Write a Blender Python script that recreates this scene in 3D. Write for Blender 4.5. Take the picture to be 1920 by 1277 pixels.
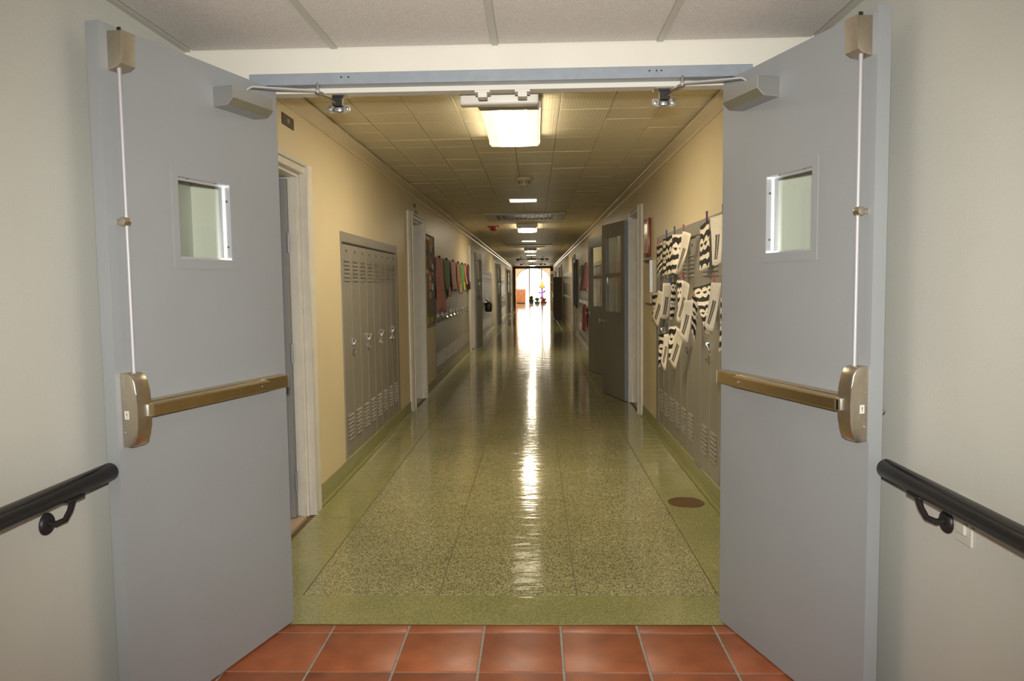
import bpy, bmesh, math, random
from math import sin, cos, pi, radians, sqrt
from mathutils import Vector, Matrix
random.seed(7)
for o in list(bpy.data.objects): bpy.data.objects.remove(o)
SC = bpy.context.scene
COL = SC.collection

# ------------------------------------------------------------------ camera
CX, CY, CZ = 0.1328, -2.968, 1.3703
YAW, PITCH, ROLL, FPX = 0.0315, 0.0733, -0.0123, 1419.3
_f = Vector((-sin(YAW)*cos(PITCH), cos(YAW)*cos(PITCH), -sin(PITCH)))
_r0 = Vector((cos(YAW), sin(YAW), 0)); _u0 = _r0.cross(_f)
_r = _r0*cos(ROLL)+_u0*sin(ROLL); _u = -_r0*sin(ROLL)+_u0*cos(ROLL)
cam_data = bpy.data.cameras.new('camera'); cam = bpy.data.objects.new('camera', cam_data); COL.objects.link(cam)
M = Matrix.Identity(4)
for i, v in enumerate((_r, _u, -_f)):
    M[0][i], M[1][i], M[2][i] = v.x, v.y, v.z
M[0][3], M[1][3], M[2][3] = CX, CY, CZ
cam.matrix_world = M
cam_data.sensor_width = 36; cam_data.sensor_fit = 'HORIZONTAL'; cam_data.lens = FPX/1920*36
cam_data.clip_start = 0.05; cam_data.clip_end = 300
SC.camera = cam
def inv(u, v, axis, val):                       # photo pixel -> point on a plane it is known to lie on
    d = _r*((u-960)/FPX)+_u*((638.5-v)/FPX)+_f
    t = (val-(CX, CY, CZ)[axis])/d[axis]
    return Vector((CX, CY, CZ))+d*t

# ------------------------------------------------------------------ world, flash, exposure
W = bpy.data.worlds.new('world'); SC.world = W; W.use_nodes = True
W.node_tree.nodes['Background'].inputs[0].default_value = (1.0, 0.91, 0.79, 1)
W.node_tree.nodes['Background'].inputs[1].default_value = 12.0
fl = bpy.data.lights.new('camera_flash', 'SPOT'); flo = bpy.data.objects.new('camera_flash', fl); COL.objects.link(flo)
fl.energy = 430; fl.color = (1.0, 0.97, 0.93); fl.spot_size = radians(96); fl.spot_blend = 1.0; fl.shadow_soft_size = 0.025
flo.matrix_world = Matrix.Translation(_u*0.10) @ M
VS = SC.view_settings
VS.view_transform = 'Standard'; VS.look = 'None'; VS.exposure = 0.0; VS.gamma = 1.0; VS.use_curve_mapping = False
LENS_STRENGTH = 44.0
FILL_PANEL_STRENGTH = 1.8

# ------------------------------------------------------------------ materials
MATS = {}
def mat(name, col, rough=0.5, metal=0.0, spec=0.5, bump=None, vary=None, coat=0.0):
    """bump=(scale,strength,dist); vary=(scale,amount) value variation of the paint itself"""
    m = bpy.data.materials.new(name); m.use_nodes = True; n = m.node_tree; b = n.nodes['Principled BSDF']
    b.inputs['Base Color'].default_value = (*col, 1); b.inputs['Roughness'].default_value = rough
    b.inputs['Metallic'].default_value = metal; b.inputs['Specular IOR Level'].default_value = spec
    b.inputs['Coat Weight'].default_value = coat
    geo = n.nodes.new('ShaderNodeNewGeometry')
    if vary:
        t = n.nodes.new('ShaderNodeTexNoise'); t.inputs['Scale'].default_value = vary[0]; t.inputs['Detail'].default_value = 5
        n.links.new(geo.outputs['Position'], t.inputs['Vector'])
        r = n.nodes.new('ShaderNodeValToRGB'); a = vary[1]
        r.color_ramp.elements[0].position = 0.3; r.color_ramp.elements[1].position = 0.7
        r.color_ramp.elements[0].color = (*[c*(1-a) for c in col], 1); r.color_ramp.elements[1].color = (*[min(1, c*(1+a)) for c in col], 1)
        n.links.new(t.outputs['Fac'], r.inputs['Fac']); n.links.new(r.outputs['Color'], b.inputs['Base Color'])
    if bump:
        t = n.nodes.new('ShaderNodeTexNoise'); t.inputs['Scale'].default_value = bump[0]; t.inputs['Detail'].default_value = 3
        n.links.new(geo.outputs['Position'], t.inputs['Vector'])
        bp = n.nodes.new('ShaderNodeBump'); bp.inputs['Strength'].default_value = bump[1]; bp.inputs['Distance'].default_value = bump[2]
        n.links.new(t.outputs['Fac'], bp.inputs['Height']); n.links.new(bp.outputs['Normal'], b.inputs['Normal'])
    MATS[name] = m
    return m
mat('vestibule_paint', (0.575, 0.575, 0.505), 0.55, bump=(140, 0.25, 0.002), vary=(1.5, 0.03))
mat('header_paint', (0.64, 0.615, 0.535), 0.45, bump=(120, 0.15, 0.002), vary=(3, 0.03))
mat('corridor_paint', (0.68, 0.565, 0.345), 0.42, bump=(45, 0.2, 0.004), vary=(1.2, 0.04))
mat('trim_paint', (0.66, 0.56, 0.38), 0.2, vary=(2, 0.04))
mat('casing_paint', (0.62, 0.58, 0.49), 0.35, bump=(30, 0.15, 0.004), vary=(9, 0.05))
mat('door_grey', (0.285, 0.297, 0.298), 0.42, bump=(220, 0.12, 0.001), vary=(2.5, 0.03))
mat('frame_grey', (0.25, 0.28, 0.31), 0.35, vary=(20, 0.06))
mat('class_door_paint', (0.23, 0.215, 0.18), 0.35, vary=(4, 0.06))
mat('bronze', (0.56, 0.49, 0.385), 0.36, 1.0, vary=(60, 0.05))
mat('bronze_bar', (0.54, 0.43, 0.26), 0.3, 1.0, vary=(30, 0.05))
mat('steel', (0.62, 0.60, 0.58), 0.25, 1.0)
mat('rod_metal', (0.42, 0.41, 0.42), 0.55, 0.4)
mat('chrome', (0.80, 0.80, 0.80), 0.12, 1.0)
mat('closer_silver', (0.46, 0.455, 0.44), 0.38, 0.85)
mat('aluminium', (0.62, 0.63, 0.65), 0.38, 0.55)
mat('locker_paint', (0.25, 0.228, 0.18), 0.36, vary=(3, 0.04), bump=(25, 0.06, 0.003))
mat('dark_plastic', (0.02, 0.018, 0.016), 0.35)
mat('rail_black', (0.010, 0.007, 0.006), 0.3, spec=0.3, vary=(12, 0.3))
mat('iron_black', (0.015, 0.013, 0.014), 0.45)
mat('white_plastic', (0.70, 0.68, 0.62), 0.4)
mat('box_white', (0.66, 0.63, 0.55), 0.4)
mat('brass', (0.40, 0.25, 0.08), 0.35, 0.9)
mat('brass_dull', (0.13, 0.08, 0.03), 0.55, 0.2, vary=(40, 0.2))
mat('grout', (0.30, 0.27, 0.23), 0.8, vary=(60, 0.15))
mat('tbar', (0.52, 0.50, 0.43), 0.5)
mat('sign_brown', (0.045, 0.022, 0.012), 0.4)
mat('sign_text', (0.55, 0.45, 0.3), 0.5)
mat('room_dark', (0.10, 0.085, 0.07), 0.8)
mat('wood_orange', (0.50, 0.22, 0.11), 0.4, vary=(9, 0.2))
mat('end_wall', (0.78, 0.56, 0.38), 0.6)
mat('end_trim', (0.10, 0.07, 0.045), 0.5)
mat('cream_detector', (0.50, 0.42, 0.24), 0.45)
mat('red_plastic', (0.30, 0.015, 0.012), 0.4)
mat('red_wood', (0.20, 0.035, 0.018), 0.25, vary=(15, 0.2))
mat('cork', (0.22, 0.17, 0.10), 0.8, vary=(60, 0.25))
mat('drain_brown', (0.16, 0.085, 0.03), 0.35, 0.3, vary=(40, 0.2))
mat('frame_dark', (0.035, 0.025, 0.02), 0.4)
mat('leaf_green', (0.05, 0.14, 0.03), 0.5)
mat('pot_black', (0.02, 0.02, 0.02), 0.5)
mat('threshold_wood', (0.45, 0.33, 0.20), 0.4)
mat('socket_white', (0.6, 0.585, 0.51), 0.35)
for nm, c in dict(pink=(0.52, 0.20, 0.16), green=(0.09, 0.18, 0.05), rose=(0.55, 0.27, 0.22), brown=(0.42, 0.19, 0.08), lime=(0.09, 0.27, 0.05),
                  orange=(0.50, 0.16, 0.07), purple=(0.09, 0.04, 0.11), mauve=(0.28, 0.12, 0.17), olive=(0.22, 0.20, 0.03), red=(0.28, 0.03, 0.015),
                  cream=(0.62, 0.50, 0.32), yellow=(0.6, 0.42, 0.05), blue=(0.03, 0.06, 0.22), violet=(0.22, 0.06, 0.45), teal=(0.03, 0.16, 0.15),
                  white=(0.7, 0.66, 0.58), black=(0.012, 0.010, 0.009), plum=(0.16, 0.03, 0.12), grey=(0.2, 0.19, 0.18)).items():
    mat('paper_'+nm, c, 0.75, bump=(30, 0.25, 0.01), vary=(14, 0.18))

def glass_mat():
    m = bpy.data.materials.new('glass'); m.use_nodes = True; n = m.node_tree; n.nodes.clear()
    out = n.nodes.new('ShaderNodeOutputMaterial'); mix = n.nodes.new('ShaderNodeMixShader'); tr = n.nodes.new('ShaderNodeBsdfTransparent')
    gl = n.nodes.new('ShaderNodeBsdfGlossy'); lw = n.nodes.new('ShaderNodeLayerWeight'); lw.inputs['Blend'].default_value = 0.5
    gl.inputs['Roughness'].default_value = 0.03; tr.inputs['Color'].default_value = (0.95, 0.98, 0.955, 1)
    pw = n.nodes.new('ShaderNodeMath'); pw.operation = 'POWER'; pw.inputs[1].default_value = 5.0
    ad = n.nodes.new('ShaderNodeMath'); ad.operation = 'MULTIPLY_ADD'; ad.inputs[1].default_value = 0.9; ad.inputs[2].default_value = 0.04
    n.links.new(lw.outputs['Facing'], pw.inputs[0]); n.links.new(pw.outputs[0], ad.inputs[0]); n.links.new(ad.outputs[0], mix.inputs[0])
    n.links.new(tr.outputs[0], mix.inputs[1]); n.links.new(gl.outputs[0], mix.inputs[2]); n.links.new(mix.outputs[0], out.inputs[0])
    MATS['glass'] = m
glass_mat()
def emit_mat(name, col, strength):
    m = bpy.data.materials.new(name); m.use_nodes = True; b = m.node_tree.nodes['Principled BSDF']
    b.inputs['Base Color'].default_value = (*[0.6*c for c in col], 1); b.inputs['Roughness'].default_value = 0.3
    b.inputs['Emission Color'].default_value = (*col, 1); b.inputs['Emission Strength'].default_value = strength
    MATS[name] = m
emit_mat('lens_core', (1.0, 0.88, 0.66), LENS_STRENGTH)
emit_mat('lens_mid', (1.0, 0.76, 0.42), LENS_STRENGTH*0.045)
emit_mat('lens_vertical', (1.0, 0.86, 0.62), LENS_STRENGTH*0.45)
emit_mat('lens_side', (1.0, 0.72, 0.38), LENS_STRENGTH*0.03)
emit_mat('lens_recess', (1.0, 0.86, 0.62), 7.0)
emit_mat('fill_panel_lens', (0.93, 0.97, 1.0), FILL_PANEL_STRENGTH)

def terrazzo(name, base, dark, light, scale, amount):
    m = bpy.data.materials.new(name); m.use_nodes = True; n = m.node_tree; b = n.nodes['Principled BSDF']; L = n.links
    geo = n.nodes.new('ShaderNodeNewGeometry')
    v = n.nodes.new('ShaderNodeTexVoronoi'); v.inputs['Scale'].default_value = scale; v.inputs['Randomness'].default_value = 1
    L.new(geo.outputs['Position'], v.inputs['Vector'])
    sep = n.nodes.new('ShaderNodeSeparateColor'); L.new(v.outputs['Color'], sep.inputs[0])
    r = n.nodes.new('ShaderNodeValToRGB'); r.color_ramp.interpolation = 'CONSTANT'
    e = r.color_ramp.elements; e[0].position = 0; e[0].color = (*dark, 1); e[1].position = amount*0.55; e[1].color = (*base, 1)
    x = e.new(1-amount*0.5); x.color = (*light, 1); y = e.new(0.55); y.color = (*[c*0.86 for c in base], 1)
    L.new(sep.outputs[0], r.inputs['Fac'])
    v2 = n.nodes.new('ShaderNodeTexVoronoi'); v2.inputs['Scale'].default_value = scale*2.3; L.new(geo.outputs['Position'], v2.inputs['Vector'])
    s2 = n.nodes.new('ShaderNodeSeparateColor'); L.new(v2.outputs['Color'], s2.inputs[0])
    r2 = n.nodes.new('ShaderNodeValToRGB'); r2.color_ramp.elements[0].color = (0.72, 0.72, 0.70, 1); r2.color_ramp.elements[1].color = (1.22, 1.2, 1.15, 1)
    L.new(s2.outputs[1], r2.inputs['Fac'])
    t = n.nodes.new('ShaderNodeTexNoise'); t.inputs['Scale'].default_value = 2.2; t.inputs['Detail'].default_value = 4; L.new(geo.outputs['Position'], t.inputs['Vector'])
    r3 = n.nodes.new('ShaderNodeValToRGB'); r3.color_ramp.elements[0].position = .3; r3.color_ramp.elements[1].position = .7
    r3.color_ramp.elements[0].color = (0.88, 0.90, 0.84, 1); r3.color_ramp.elements[1].color = (1.1, 1.08, 1.05, 1); L.new(t.outputs['Fac'], r3.inputs['Fac'])
    m1 = n.nodes.new('ShaderNodeMix'); m1.data_type = 'RGBA'; m1.blend_type = 'MULTIPLY'; m1.inputs[0].default_value = 1
    m2 = n.nodes.new('ShaderNodeMix'); m2.data_type = 'RGBA'; m2.blend_type = 'MULTIPLY'; m2.inputs[0].default_value = 1
    L.new(r.outputs[0], m1.inputs[6]); L.new(r2.outputs[0], m1.inputs[7]); L.new(m1.outputs[2], m2.inputs[6]); L.new(r3.outputs[0], m2.inputs[7])
    L.new(m2.outputs[2], b.inputs['Base Color'])
    b.inputs['Roughness'].default_value = 0.09; b.inputs['Specular IOR Level'].default_value = 0.55
    # waxed floor: gentle waves across the corridor
    mp = n.nodes.new('ShaderNodeMapping'); mp.inputs['Scale'].default_value = (2.2, 7.0, 1); L.new(geo.outputs['Position'], mp.inputs['Vector'])
    t2 = n.nodes.new('ShaderNodeTexNoise'); t2.inputs['Scale'].default_value = 1.6; t2.inputs['Detail'].default_value = 3; L.new(mp.outputs[0], t2.inputs['Vector'])
    bp = n.nodes.new('ShaderNodeBump'); bp.inputs['Strength'].default_value = 0.26; bp.inputs['Distance'].default_value = 0.012
    L.new(t2.outputs['Fac'], bp.inputs['Height']); L.new(bp.outputs['Normal'], b.inputs['Normal'])
    MATS[name] = m
terrazzo('terrazzo_chip', (0.345, 0.325, 0.155), (0.125, 0.12, 0.058), (0.52, 0.48, 0.275), 270, 0.7)
terrazzo('terrazzo_green', (0.315, 0.30, 0.13), (0.215, 0.215, 0.085), (0.375, 0.36, 0.165), 260, 0.5)

terrazzo('cove_green', (0.30, 0.29, 0.12), (0.21, 0.215, 0.08), (0.36, 0.35, 0.16), 260, 0.5); MATS['cove_green'].node_tree.nodes['Principled BSDF'].inputs['Roughness'].default_value = 0.35
def quarry():
    m = bpy.data.materials.new('quarry_tile'); m.use_nodes = True; n = m.node_tree; b = n.nodes['Principled BSDF']; L = n.links
    geo = n.nodes.new('ShaderNodeNewGeometry'); oi = n.nodes.new('ShaderNodeObjectInfo')
    t = n.nodes.new('ShaderNodeTexNoise'); t.inputs['Scale'].default_value = 9; t.inputs['Detail'].default_value = 6; L.new(geo.outputs['Position'], t.inputs['Vector'])
    r = n.nodes.new('ShaderNodeValToRGB'); r.color_ramp.elements[0].position = .3; r.color_ramp.elements[1].position = .75
    r.color_ramp.elements[0].color = (0.24, 0.062, 0.020, 1); r.color_ramp.elements[1].color = (0.37, 0.105, 0.037, 1); L.new(t.outputs['Fac'], r.inputs['Fac'])
    hs = n.nodes.new('ShaderNodeHueSaturation'); ma = n.nodes.new('ShaderNodeMapRange'); ma.inputs['To Min'].default_value = 0.88; ma.inputs['To Max'].default_value = 1.1
    L.new(oi.outputs['Random'], ma.inputs['Value']); L.new(ma.outputs[0], hs.inputs['Value']); L.new(r.outputs[0], hs.inputs['Color']); L.new(hs.outputs[0], b.inputs['Base Color'])
    b.inputs['Roughness'].default_value = 0.42
    MATS['quarry_tile'] = m
quarry()
def ceiling_tile_mat(name, col, dots):
    m = bpy.data.materials.new(name); m.use_nodes = True; n = m.node_tree; b = n.nodes['Principled BSDF']; L = n.links
    geo = n.nodes.new('ShaderNodeNewGeometry'); b.inputs['Base Color'].default_value = (*col, 1)
    bp = n.nodes.new('ShaderNodeBump')
    if dots:                                                     # rows of drilled holes, 2 cm apart
        v = n.nodes.new('ShaderNodeTexVoronoi'); v.inputs['Scale'].default_value = 52; v.inputs['Randomness'].default_value = 0; L.new(geo.outputs['Position'], v.inputs['Vector'])
        r = n.nodes.new('ShaderNodeValToRGB'); r.color_ramp.elements[0].position = 0.16; r.color_ramp.elements[0].color = (*[c*0.62 for c in col], 1)
        r.color_ramp.elements[1].position = 0.26; r.color_ramp.elements[1].color = (*col, 1)
        v.voronoi_dimensions = '2D'
        L.new(v.outputs['Distance'], r.inputs['Fac']); L.new(r.outputs[0], b.inputs['Base Color'])
        t = n.nodes.new('ShaderNodeTexNoise'); t.inputs['Scale'].default_value = 5; L.new(geo.outputs['Position'], t.inputs['Vector'])
        bp.inputs['Strength'].default_value = 0.25; bp.inputs['Distance'].default_value = 0.006; L.new(t.outputs['Fac'], bp.inputs['Height'])
        b.inputs['Roughness'].default_value = 0.5
    else:
        t = n.nodes.new('ShaderNodeTexNoise'); t.inputs['Scale'].default_value = 190; t.inputs['Detail'].default_value = 5; L.new(geo.outputs['Position'], t.inputs['Vector'])
        bp.inputs['Strength'].default_value = 0.7; bp.inputs['Distance'].default_value = 0.004; L.new(t.outputs['Fac'], bp.inputs['Height'])
        r = n.nodes.new('ShaderNodeValToRGB'); r.color_ramp.elements[0].position = .35; r.color_ramp.elements[1].position = .65
        r.color_ramp.elements[0].color = (*[c*0.86 for c in col], 1); r.color_ramp.elements[1].color = (*[c*1.1 for c in col], 1)
        L.new(t.outputs['Fac'], r.inputs['Fac']); L.new(r.outputs[0], b.inputs['Base Color']); b.inputs['Roughness'].default_value = 0.85
    L.new(bp.outputs[0], b.inputs['Normal'])
    MATS[name] = m
ceiling_tile_mat('corridor_tile', (0.74, 0.66, 0.47), True)
ceiling_tile_mat('vestibule_tile', (0.70, 0.655, 0.60), False)

def art_mat(name, seed, scale, jag):
    """black cut-paper bands with jagged edges on cream paper, in the sheet's own uv"""
    m = bpy.data.materials.new(name); m.use_nodes = True; n = m.node_tree; b = n.nodes['Principled BSDF']; L = n.links
    uv = n.nodes.new('ShaderNodeUVMap'); mp = n.nodes.new('ShaderNodeMapping'); mp.inputs['Location'].default_value = (seed*1.7, seed*0.31, 0); L.new(uv.outputs[0], mp.inputs['Vector'])
    sp = n.nodes.new('ShaderNodeSeparateXYZ'); L.new(uv.outputs[0], sp.inputs[0])
    nz = n.nodes.new('ShaderNodeTexNoise'); nz.inputs['Scale'].default_value = 3.0; L.new(mp.outputs[0], nz.inputs['Vector'])
    def mth(op, a, bb=0.0, c=0.0):
        x = n.nodes.new('ShaderNodeMath'); x.operation = op
        for i, q in enumerate((a, bb, c)):
            if isinstance(q, (int, float)): x.inputs[i].default_value = q
            else: L.new(q, x.inputs[i])
        return x.outputs[0]
    tooth = mth('PINGPONG', mth('MULTIPLY', sp.outputs[0], jag), 1.0) if seed % 2 else mth('ABSOLUTE', mth('SINE', mth('MULTIPLY', sp.outputs[0], jag*2.2)))
    alt = mth('SUBTRACT', mth('MULTIPLY', mth('FRACT', mth('MULTIPLY', sp.outputs[1], scale*0.5)), 2.0), 1.0)      # teeth swap direction from band to band
    ph = mth('ADD', mth('MULTIPLY', sp.outputs[1], scale), mth('ADD', mth('MULTIPLY', mth('MULTIPLY', tooth, alt), 0.42), mth('MULTIPLY', nz.outputs['Fac'], 0.7)))
    w = mth('FRACT', ph)
    r = n.nodes.new('ShaderNodeValToRGB'); r.color_ramp.interpolation = 'CONSTANT'
    r.color_ramp.elements[0].color = (0.74, 0.65, 0.49, 1); r.color_ramp.elements[1].position = 0.47; r.color_ramp.elements[1].color = (0.013, 0.010, 0.008, 1)
    L.new(w, r.inputs['Fac']); L.new(r.outputs[0], b.inputs['Base Color']); b.inputs['Roughness'].default_value = 0.8
    MATS[name] = m
for k, (sc, jg) in enumerate(((4.0, 7), (3.4, 3.2), (3.0, 5), (4.6, 4.4))): art_mat('art_%d' % k, k+1, sc, jg)
def note_mat():
    """cream score sheet: ruled print lines and two dark printed bars that bend towards the foot"""
    m = bpy.data.materials.new('note_sheet'); m.use_nodes = True; n = m.node_tree; b = n.nodes['Principled BSDF']; L = n.links
    uv = n.nodes.new('ShaderNodeUVMap'); sp = n.nodes.new('ShaderNodeSeparateXYZ'); L.new(uv.outputs[0], sp.inputs[0])
    def mth(op, a, bb, clamp=False):
        x = n.nodes.new('ShaderNodeMath'); x.operation = op
        for i, q in enumerate((a, bb)):
            if isinstance(q, (int, float)): x.inputs[i].default_value = q
            else: L.new(q, x.inputs[i])
        return x.outputs[0]
    u, v = sp.outputs[0], sp.outputs[1]
    bars = None
    for c in (0.30, 0.47):
        d = mth('ABSOLUTE', mth('SUBTRACT', u, c), 0); k = mth('LESS_THAN', d, 0.065)
        bars = k if bars is None else mth('MAXIMUM', bars, k)
    bars = mth('MULTIPLY', bars, mth('MULTIPLY', mth('LESS_THAN', v, 0.62), mth('GREATER_THAN', v, 0.12)))
    rows = mth('GREATER_THAN', mth('SINE', mth('MULTIPLY', v, 120.0), 0), 0.75)
    nz = n.nodes.new('ShaderNodeTexNoise'); nz.inputs['Scale'].default_value = 22; L.new(uv.outputs[0], nz.inputs['Vector'])
    txt = mth('MULTIPLY', mth('MULTIPLY', rows, mth('GREATER_THAN', nz.outputs['Fac'], 0.52)), 0.35)
    fac = mth('MAXIMUM', mth('MULTIPLY', bars, 0.9), txt)
    mix = n.nodes.new('ShaderNodeMix'); mix.data_type = 'RGBA'; mix.inputs[6].default_value = (0.76, 0.67, 0.51, 1); mix.inputs[7].default_value = (0.03, 0.025, 0.022, 1)
    L.new(fac, mix.inputs[0]); L.new(mix.outputs[2], b.inputs['Base Color']); b.inputs['Roughness'].default_value = 0.8
    MATS['note_sheet'] = m
note_mat()

# ------------------------------------------------------------------ mesh helpers
class MB:
    def __init__(s, f=None): s.bm = bmesh.new(); s.f = f            # f maps builder coordinates to object coordinates
    def _v(s, p): return s.bm.verts.new(s.f(*p) if s.f else p)
    def box(s, x0, x1, y0, y1, z0, z1, bev=0.0, seg=2):
        vs = [s._v(p) for p in ((x0, y0, z0), (x1, y0, z0), (x1, y1, z0), (x0, y1, z0), (x0, y0, z1), (x1, y0, z1), (x1, y1, z1), (x0, y1, z1))]
        fs = [s.bm.faces.new([vs[i] for i in q]) for q in ((3, 2, 1, 0), (4, 5, 6, 7), (0, 1, 5, 4), (1, 2, 6, 5), (2, 3, 7, 6), (3, 0, 4, 7))]
        if bev:
            ed = list({e for f in fs for e in f.edges})
            bmesh.ops.bevel(s.bm, geom=ed, offset=bev, segments=seg, affect='EDGES', profile=0.5)
        return s
    def prism(s, pts, fn, a, b, bev=0.0, seg=2):
        """polygon pts (p,q) swept from a to b; fn(p,q,t) -> builder coordinates"""
        A = [s._v(fn(p, q, a)) for p, q in pts]; B = [s._v(fn(p, q, b)) for p, q in pts]; n = len(pts)
        fs = [s.bm.faces.new(A), s.bm.faces.new(B[::-1])]+[s.bm.faces.new([A[i], B[i], B[(i+1) % n], A[(i+1) % n]]) for i in range(n)]
        if bev: bmesh.ops.bevel(s.bm, geom=list({e for f in fs[:2] for e in f.edges}), offset=bev, segments=seg, affect='EDGES', profile=0.5)
        return s
    def tube(s, path, r, n=12, cap=True):
        path = [Vector(p) for p in path]; rings = []; rr = r if isinstance(r, (list, tuple)) else [r]*len(path)
        up = None
        for i, p in enumerate(path):
            d = (path[min(i+1, len(path)-1)]-path[max(i-1, 0)]).normalized()
            if up is None: up = Vector((0, 0, 1)) if abs(d.z) < 0.9 else Vector((1, 0, 0))
            a = d.cross(up).normalized(); b = a.cross(d).normalized(); up = b
            rings.append([s._v(tuple(p+a*(rr[i]*cos(2*pi*k/n))+b*(rr[i]*sin(2*pi*k/n)))) for k in range(n)])
        for A, B in zip(rings, rings[1:]):
            for k in range(n): s.bm.faces.new([A[k], A[(k+1) % n], B[(k+1) % n], B[k]])
        if cap: s.bm.faces.new(rings[0][::-1]); s.bm.faces.new(rings[-1])
        return s
    def lathe(s, prof, fn, n=20):
        """prof list of (radius, height); fn(x,y,h) -> builder coordinates"""
        rings = [[s._v(fn(max(r, 1e-4)*cos(2*pi*k/n), max(r, 1e-4)*sin(2*pi*k/n), h)) for k in range(n)] for r, h in prof]
        for A, B in zip(rings, rings[1:]):
            for k in range(n): s.bm.faces.new([A[k], A[(k+1) % n], B[(k+1) % n], B[k]])
        s.bm.faces.new(rings[0][::-1]); s.bm.faces.new(rings[-1])
        return s
    def grid(s, nu, nv, fn, uv=True):
        vs = [[s._v(fn(i/nu, j/nv)) for i in range(nu+1)] for j in range(nv+1)]
        lay = s.bm.loops.layers.uv.verify()
        for j in range(nv):
            for i in range(nu):
                f = s.bm.faces.new([vs[j][i], vs[j][i+1], vs[j+1][i+1], vs[j+1][i]])
                for l, (a, b) in zip(f.loops, ((i, j), (i+1, j), (i+1, j+1), (i, j+1))): l[lay].uv = (a/nu, b/nv)
        return s
    def slab(s, u0, u1, z0, z1, w0, w1, holes, fn):
        """a slab in the (u,z) plane from depth w0 to w1 with rectangular holes; fn(u,w,z)"""
        us = sorted({u0, u1, *[h[0] for h in holes], *[h[1] for h in holes]}); zs = sorted({z0, z1, *[h[2] for h in holes], *[h[3] for h in holes]})
        us = [u for u in us if u0-1e-6 <= u <= u1+1e-6]; zs = [z for z in zs if z0-1e-6 <= z <= z1+1e-6]
        def solid(i, j):
            if i < 0 or j < 0 or i >= len(us)-1 or j >= len(zs)-1: return False
            cu, cz = (us[i]+us[i+1])/2, (zs[j]+zs[j+1])/2
            return not any(h[0] < cu < h[1] and h[2] < cz < h[3] for h in holes)
        V = {}
        def v(i, j, k):
            if (i, j, k) not in V: V[(i, j, k)] = s._v(fn(us[i], (w0, w1)[k], zs[j]))
            return V[(i, j, k)]
        for i in range(len(us)-1):
            for j in range(len(zs)-1):
                if not solid(i, j): continue
                for k in (0, 1): s.bm.faces.new([v(i, j, k), v(i+1, j, k), v(i+1, j+1, k), v(i, j+1, k)])
                for (di, dj, a, b) in ((-1, 0, (i, j), (i, j+1)), (1, 0, (i+1, j), (i+1, j+1)), (0, -1, (i, j), (i+1, j)), (0, 1, (i, j+1), (i+1, j+1))):
                    if not solid(i+di, j+dj): s.bm.faces.new([v(*a, 0), v(*b, 0), v(*b, 1), v(*a, 1)])
        return s
    def obj(s, name, m, parent=None, smooth=False, keep=False):
        if not keep: bmesh.ops.recalc_face_normals(s.bm, faces=s.bm.faces[:])
        me = bpy.data.meshes.new(name); s.bm.to_mesh(me); s.bm.free()
        if smooth:
            for p in me.polygons: p.use_smooth = True
        o = bpy.data.objects.new(name, me); COL.objects.link(o)
        o.data.materials.append(MATS[m]); o.parent = parent
        if smooth:
            me.set_sharp_from_angle(angle=radians(40))
        return o
def empty(name, loc=(0, 0, 0), rz=0.0, parent=None):
    o = bpy.data.objects.new(name, None); COL.objects.link(o); o.location = loc; o.rotation_euler = (0, 0, rz); o.parent = parent; o.empty_display_size = 0.1
    return o
def tag(o, label=None, cat=None, group=None, kind=None):
    if label: o['label'] = label
    if cat: o['category'] = cat
    if group: o['group'] = group
    if kind: o['kind'] = kind
    return o
def copy_tree(o, parent=None):
    c = o.copy(); COL.objects.link(c); c.parent = parent
    for ch in list(o.children): copy_tree(ch, c)
    return c
def box(name, m, x0, x1, y0, y1, z0, z1, parent=None, bev=0.0):
    return MB().box(x0, x1, y0, y1, z0, z1, bev).obj(name, m, parent)
def inst(name, mesh_src, loc, parent=None, rz=0.0):
    o = bpy.data.objects.new(name, mesh_src.data); COL.objects.link(o); o.location = loc; o.rotation_euler = (0, 0, rz); o.parent = parent
    return o

# ================================================================== STRUCTURE
WX, VX = 1.237, 1.215            # corridor and vestibule half widths
CH, VH = 2.485, 2.29             # ceiling heights
YE = 43.6                        # far portal
BACK = -6.2
# ---- corridor floor: terrazzo panels between brass strips
floor = box('floor', 'brass_dull', -WX, WX, 0.0, YE, -0.12, -0.003)
tag(floor, 'green terrazzo corridor floor divided by thin brass strips', 'floor', kind='structure')
GAP = 0.0025
xs = [-1.209, -0.917, -0.309, 0.302, 0.921, 1.209]
yrows = [0.0, 0.295]+[0.295+0.565*k for k in range(1, 22)]
cache = {}
def panel(x0, x1, y0, y1, m):
    key = (round(x1-x0, 4), round(y1-y0, 4), m)
    if key not in cache:
        a, b = (x1-x0)/2-GAP, (y1-y0)/2-GAP
        o = MB().box(-a, a, -b, b, -0.02, 0.0, 0.0008, 1).obj('terrazzo_panel', m, floor); cache[key] = o
    else:
        o = inst('terrazzo_panel', cache[key], (0, 0, 0), floor)
    o.location = ((x0+x1)/2, (y0+y1)/2, 0)
panel(-1.209, 1.209, 0.0, 0.295, 'terrazzo_green')
for y0, y1 in zip(yrows[1:], yrows[2:]):
    for i in range(5): panel(xs[i], xs[i+1], y0, y1, 'terrazzo_green' if i in (0, 4) else 'terrazzo_chip')
y = yrows[-1]
while y < YE-0.1:                                                  # beyond telling apart: long strips
    y1 = min(y+3.0, YE)
    for i in range(5): panel(xs[i], xs[i+1], y, y1, 'terrazzo_green' if i in (0, 4) else 'terrazzo_chip')
    y = y1
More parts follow.
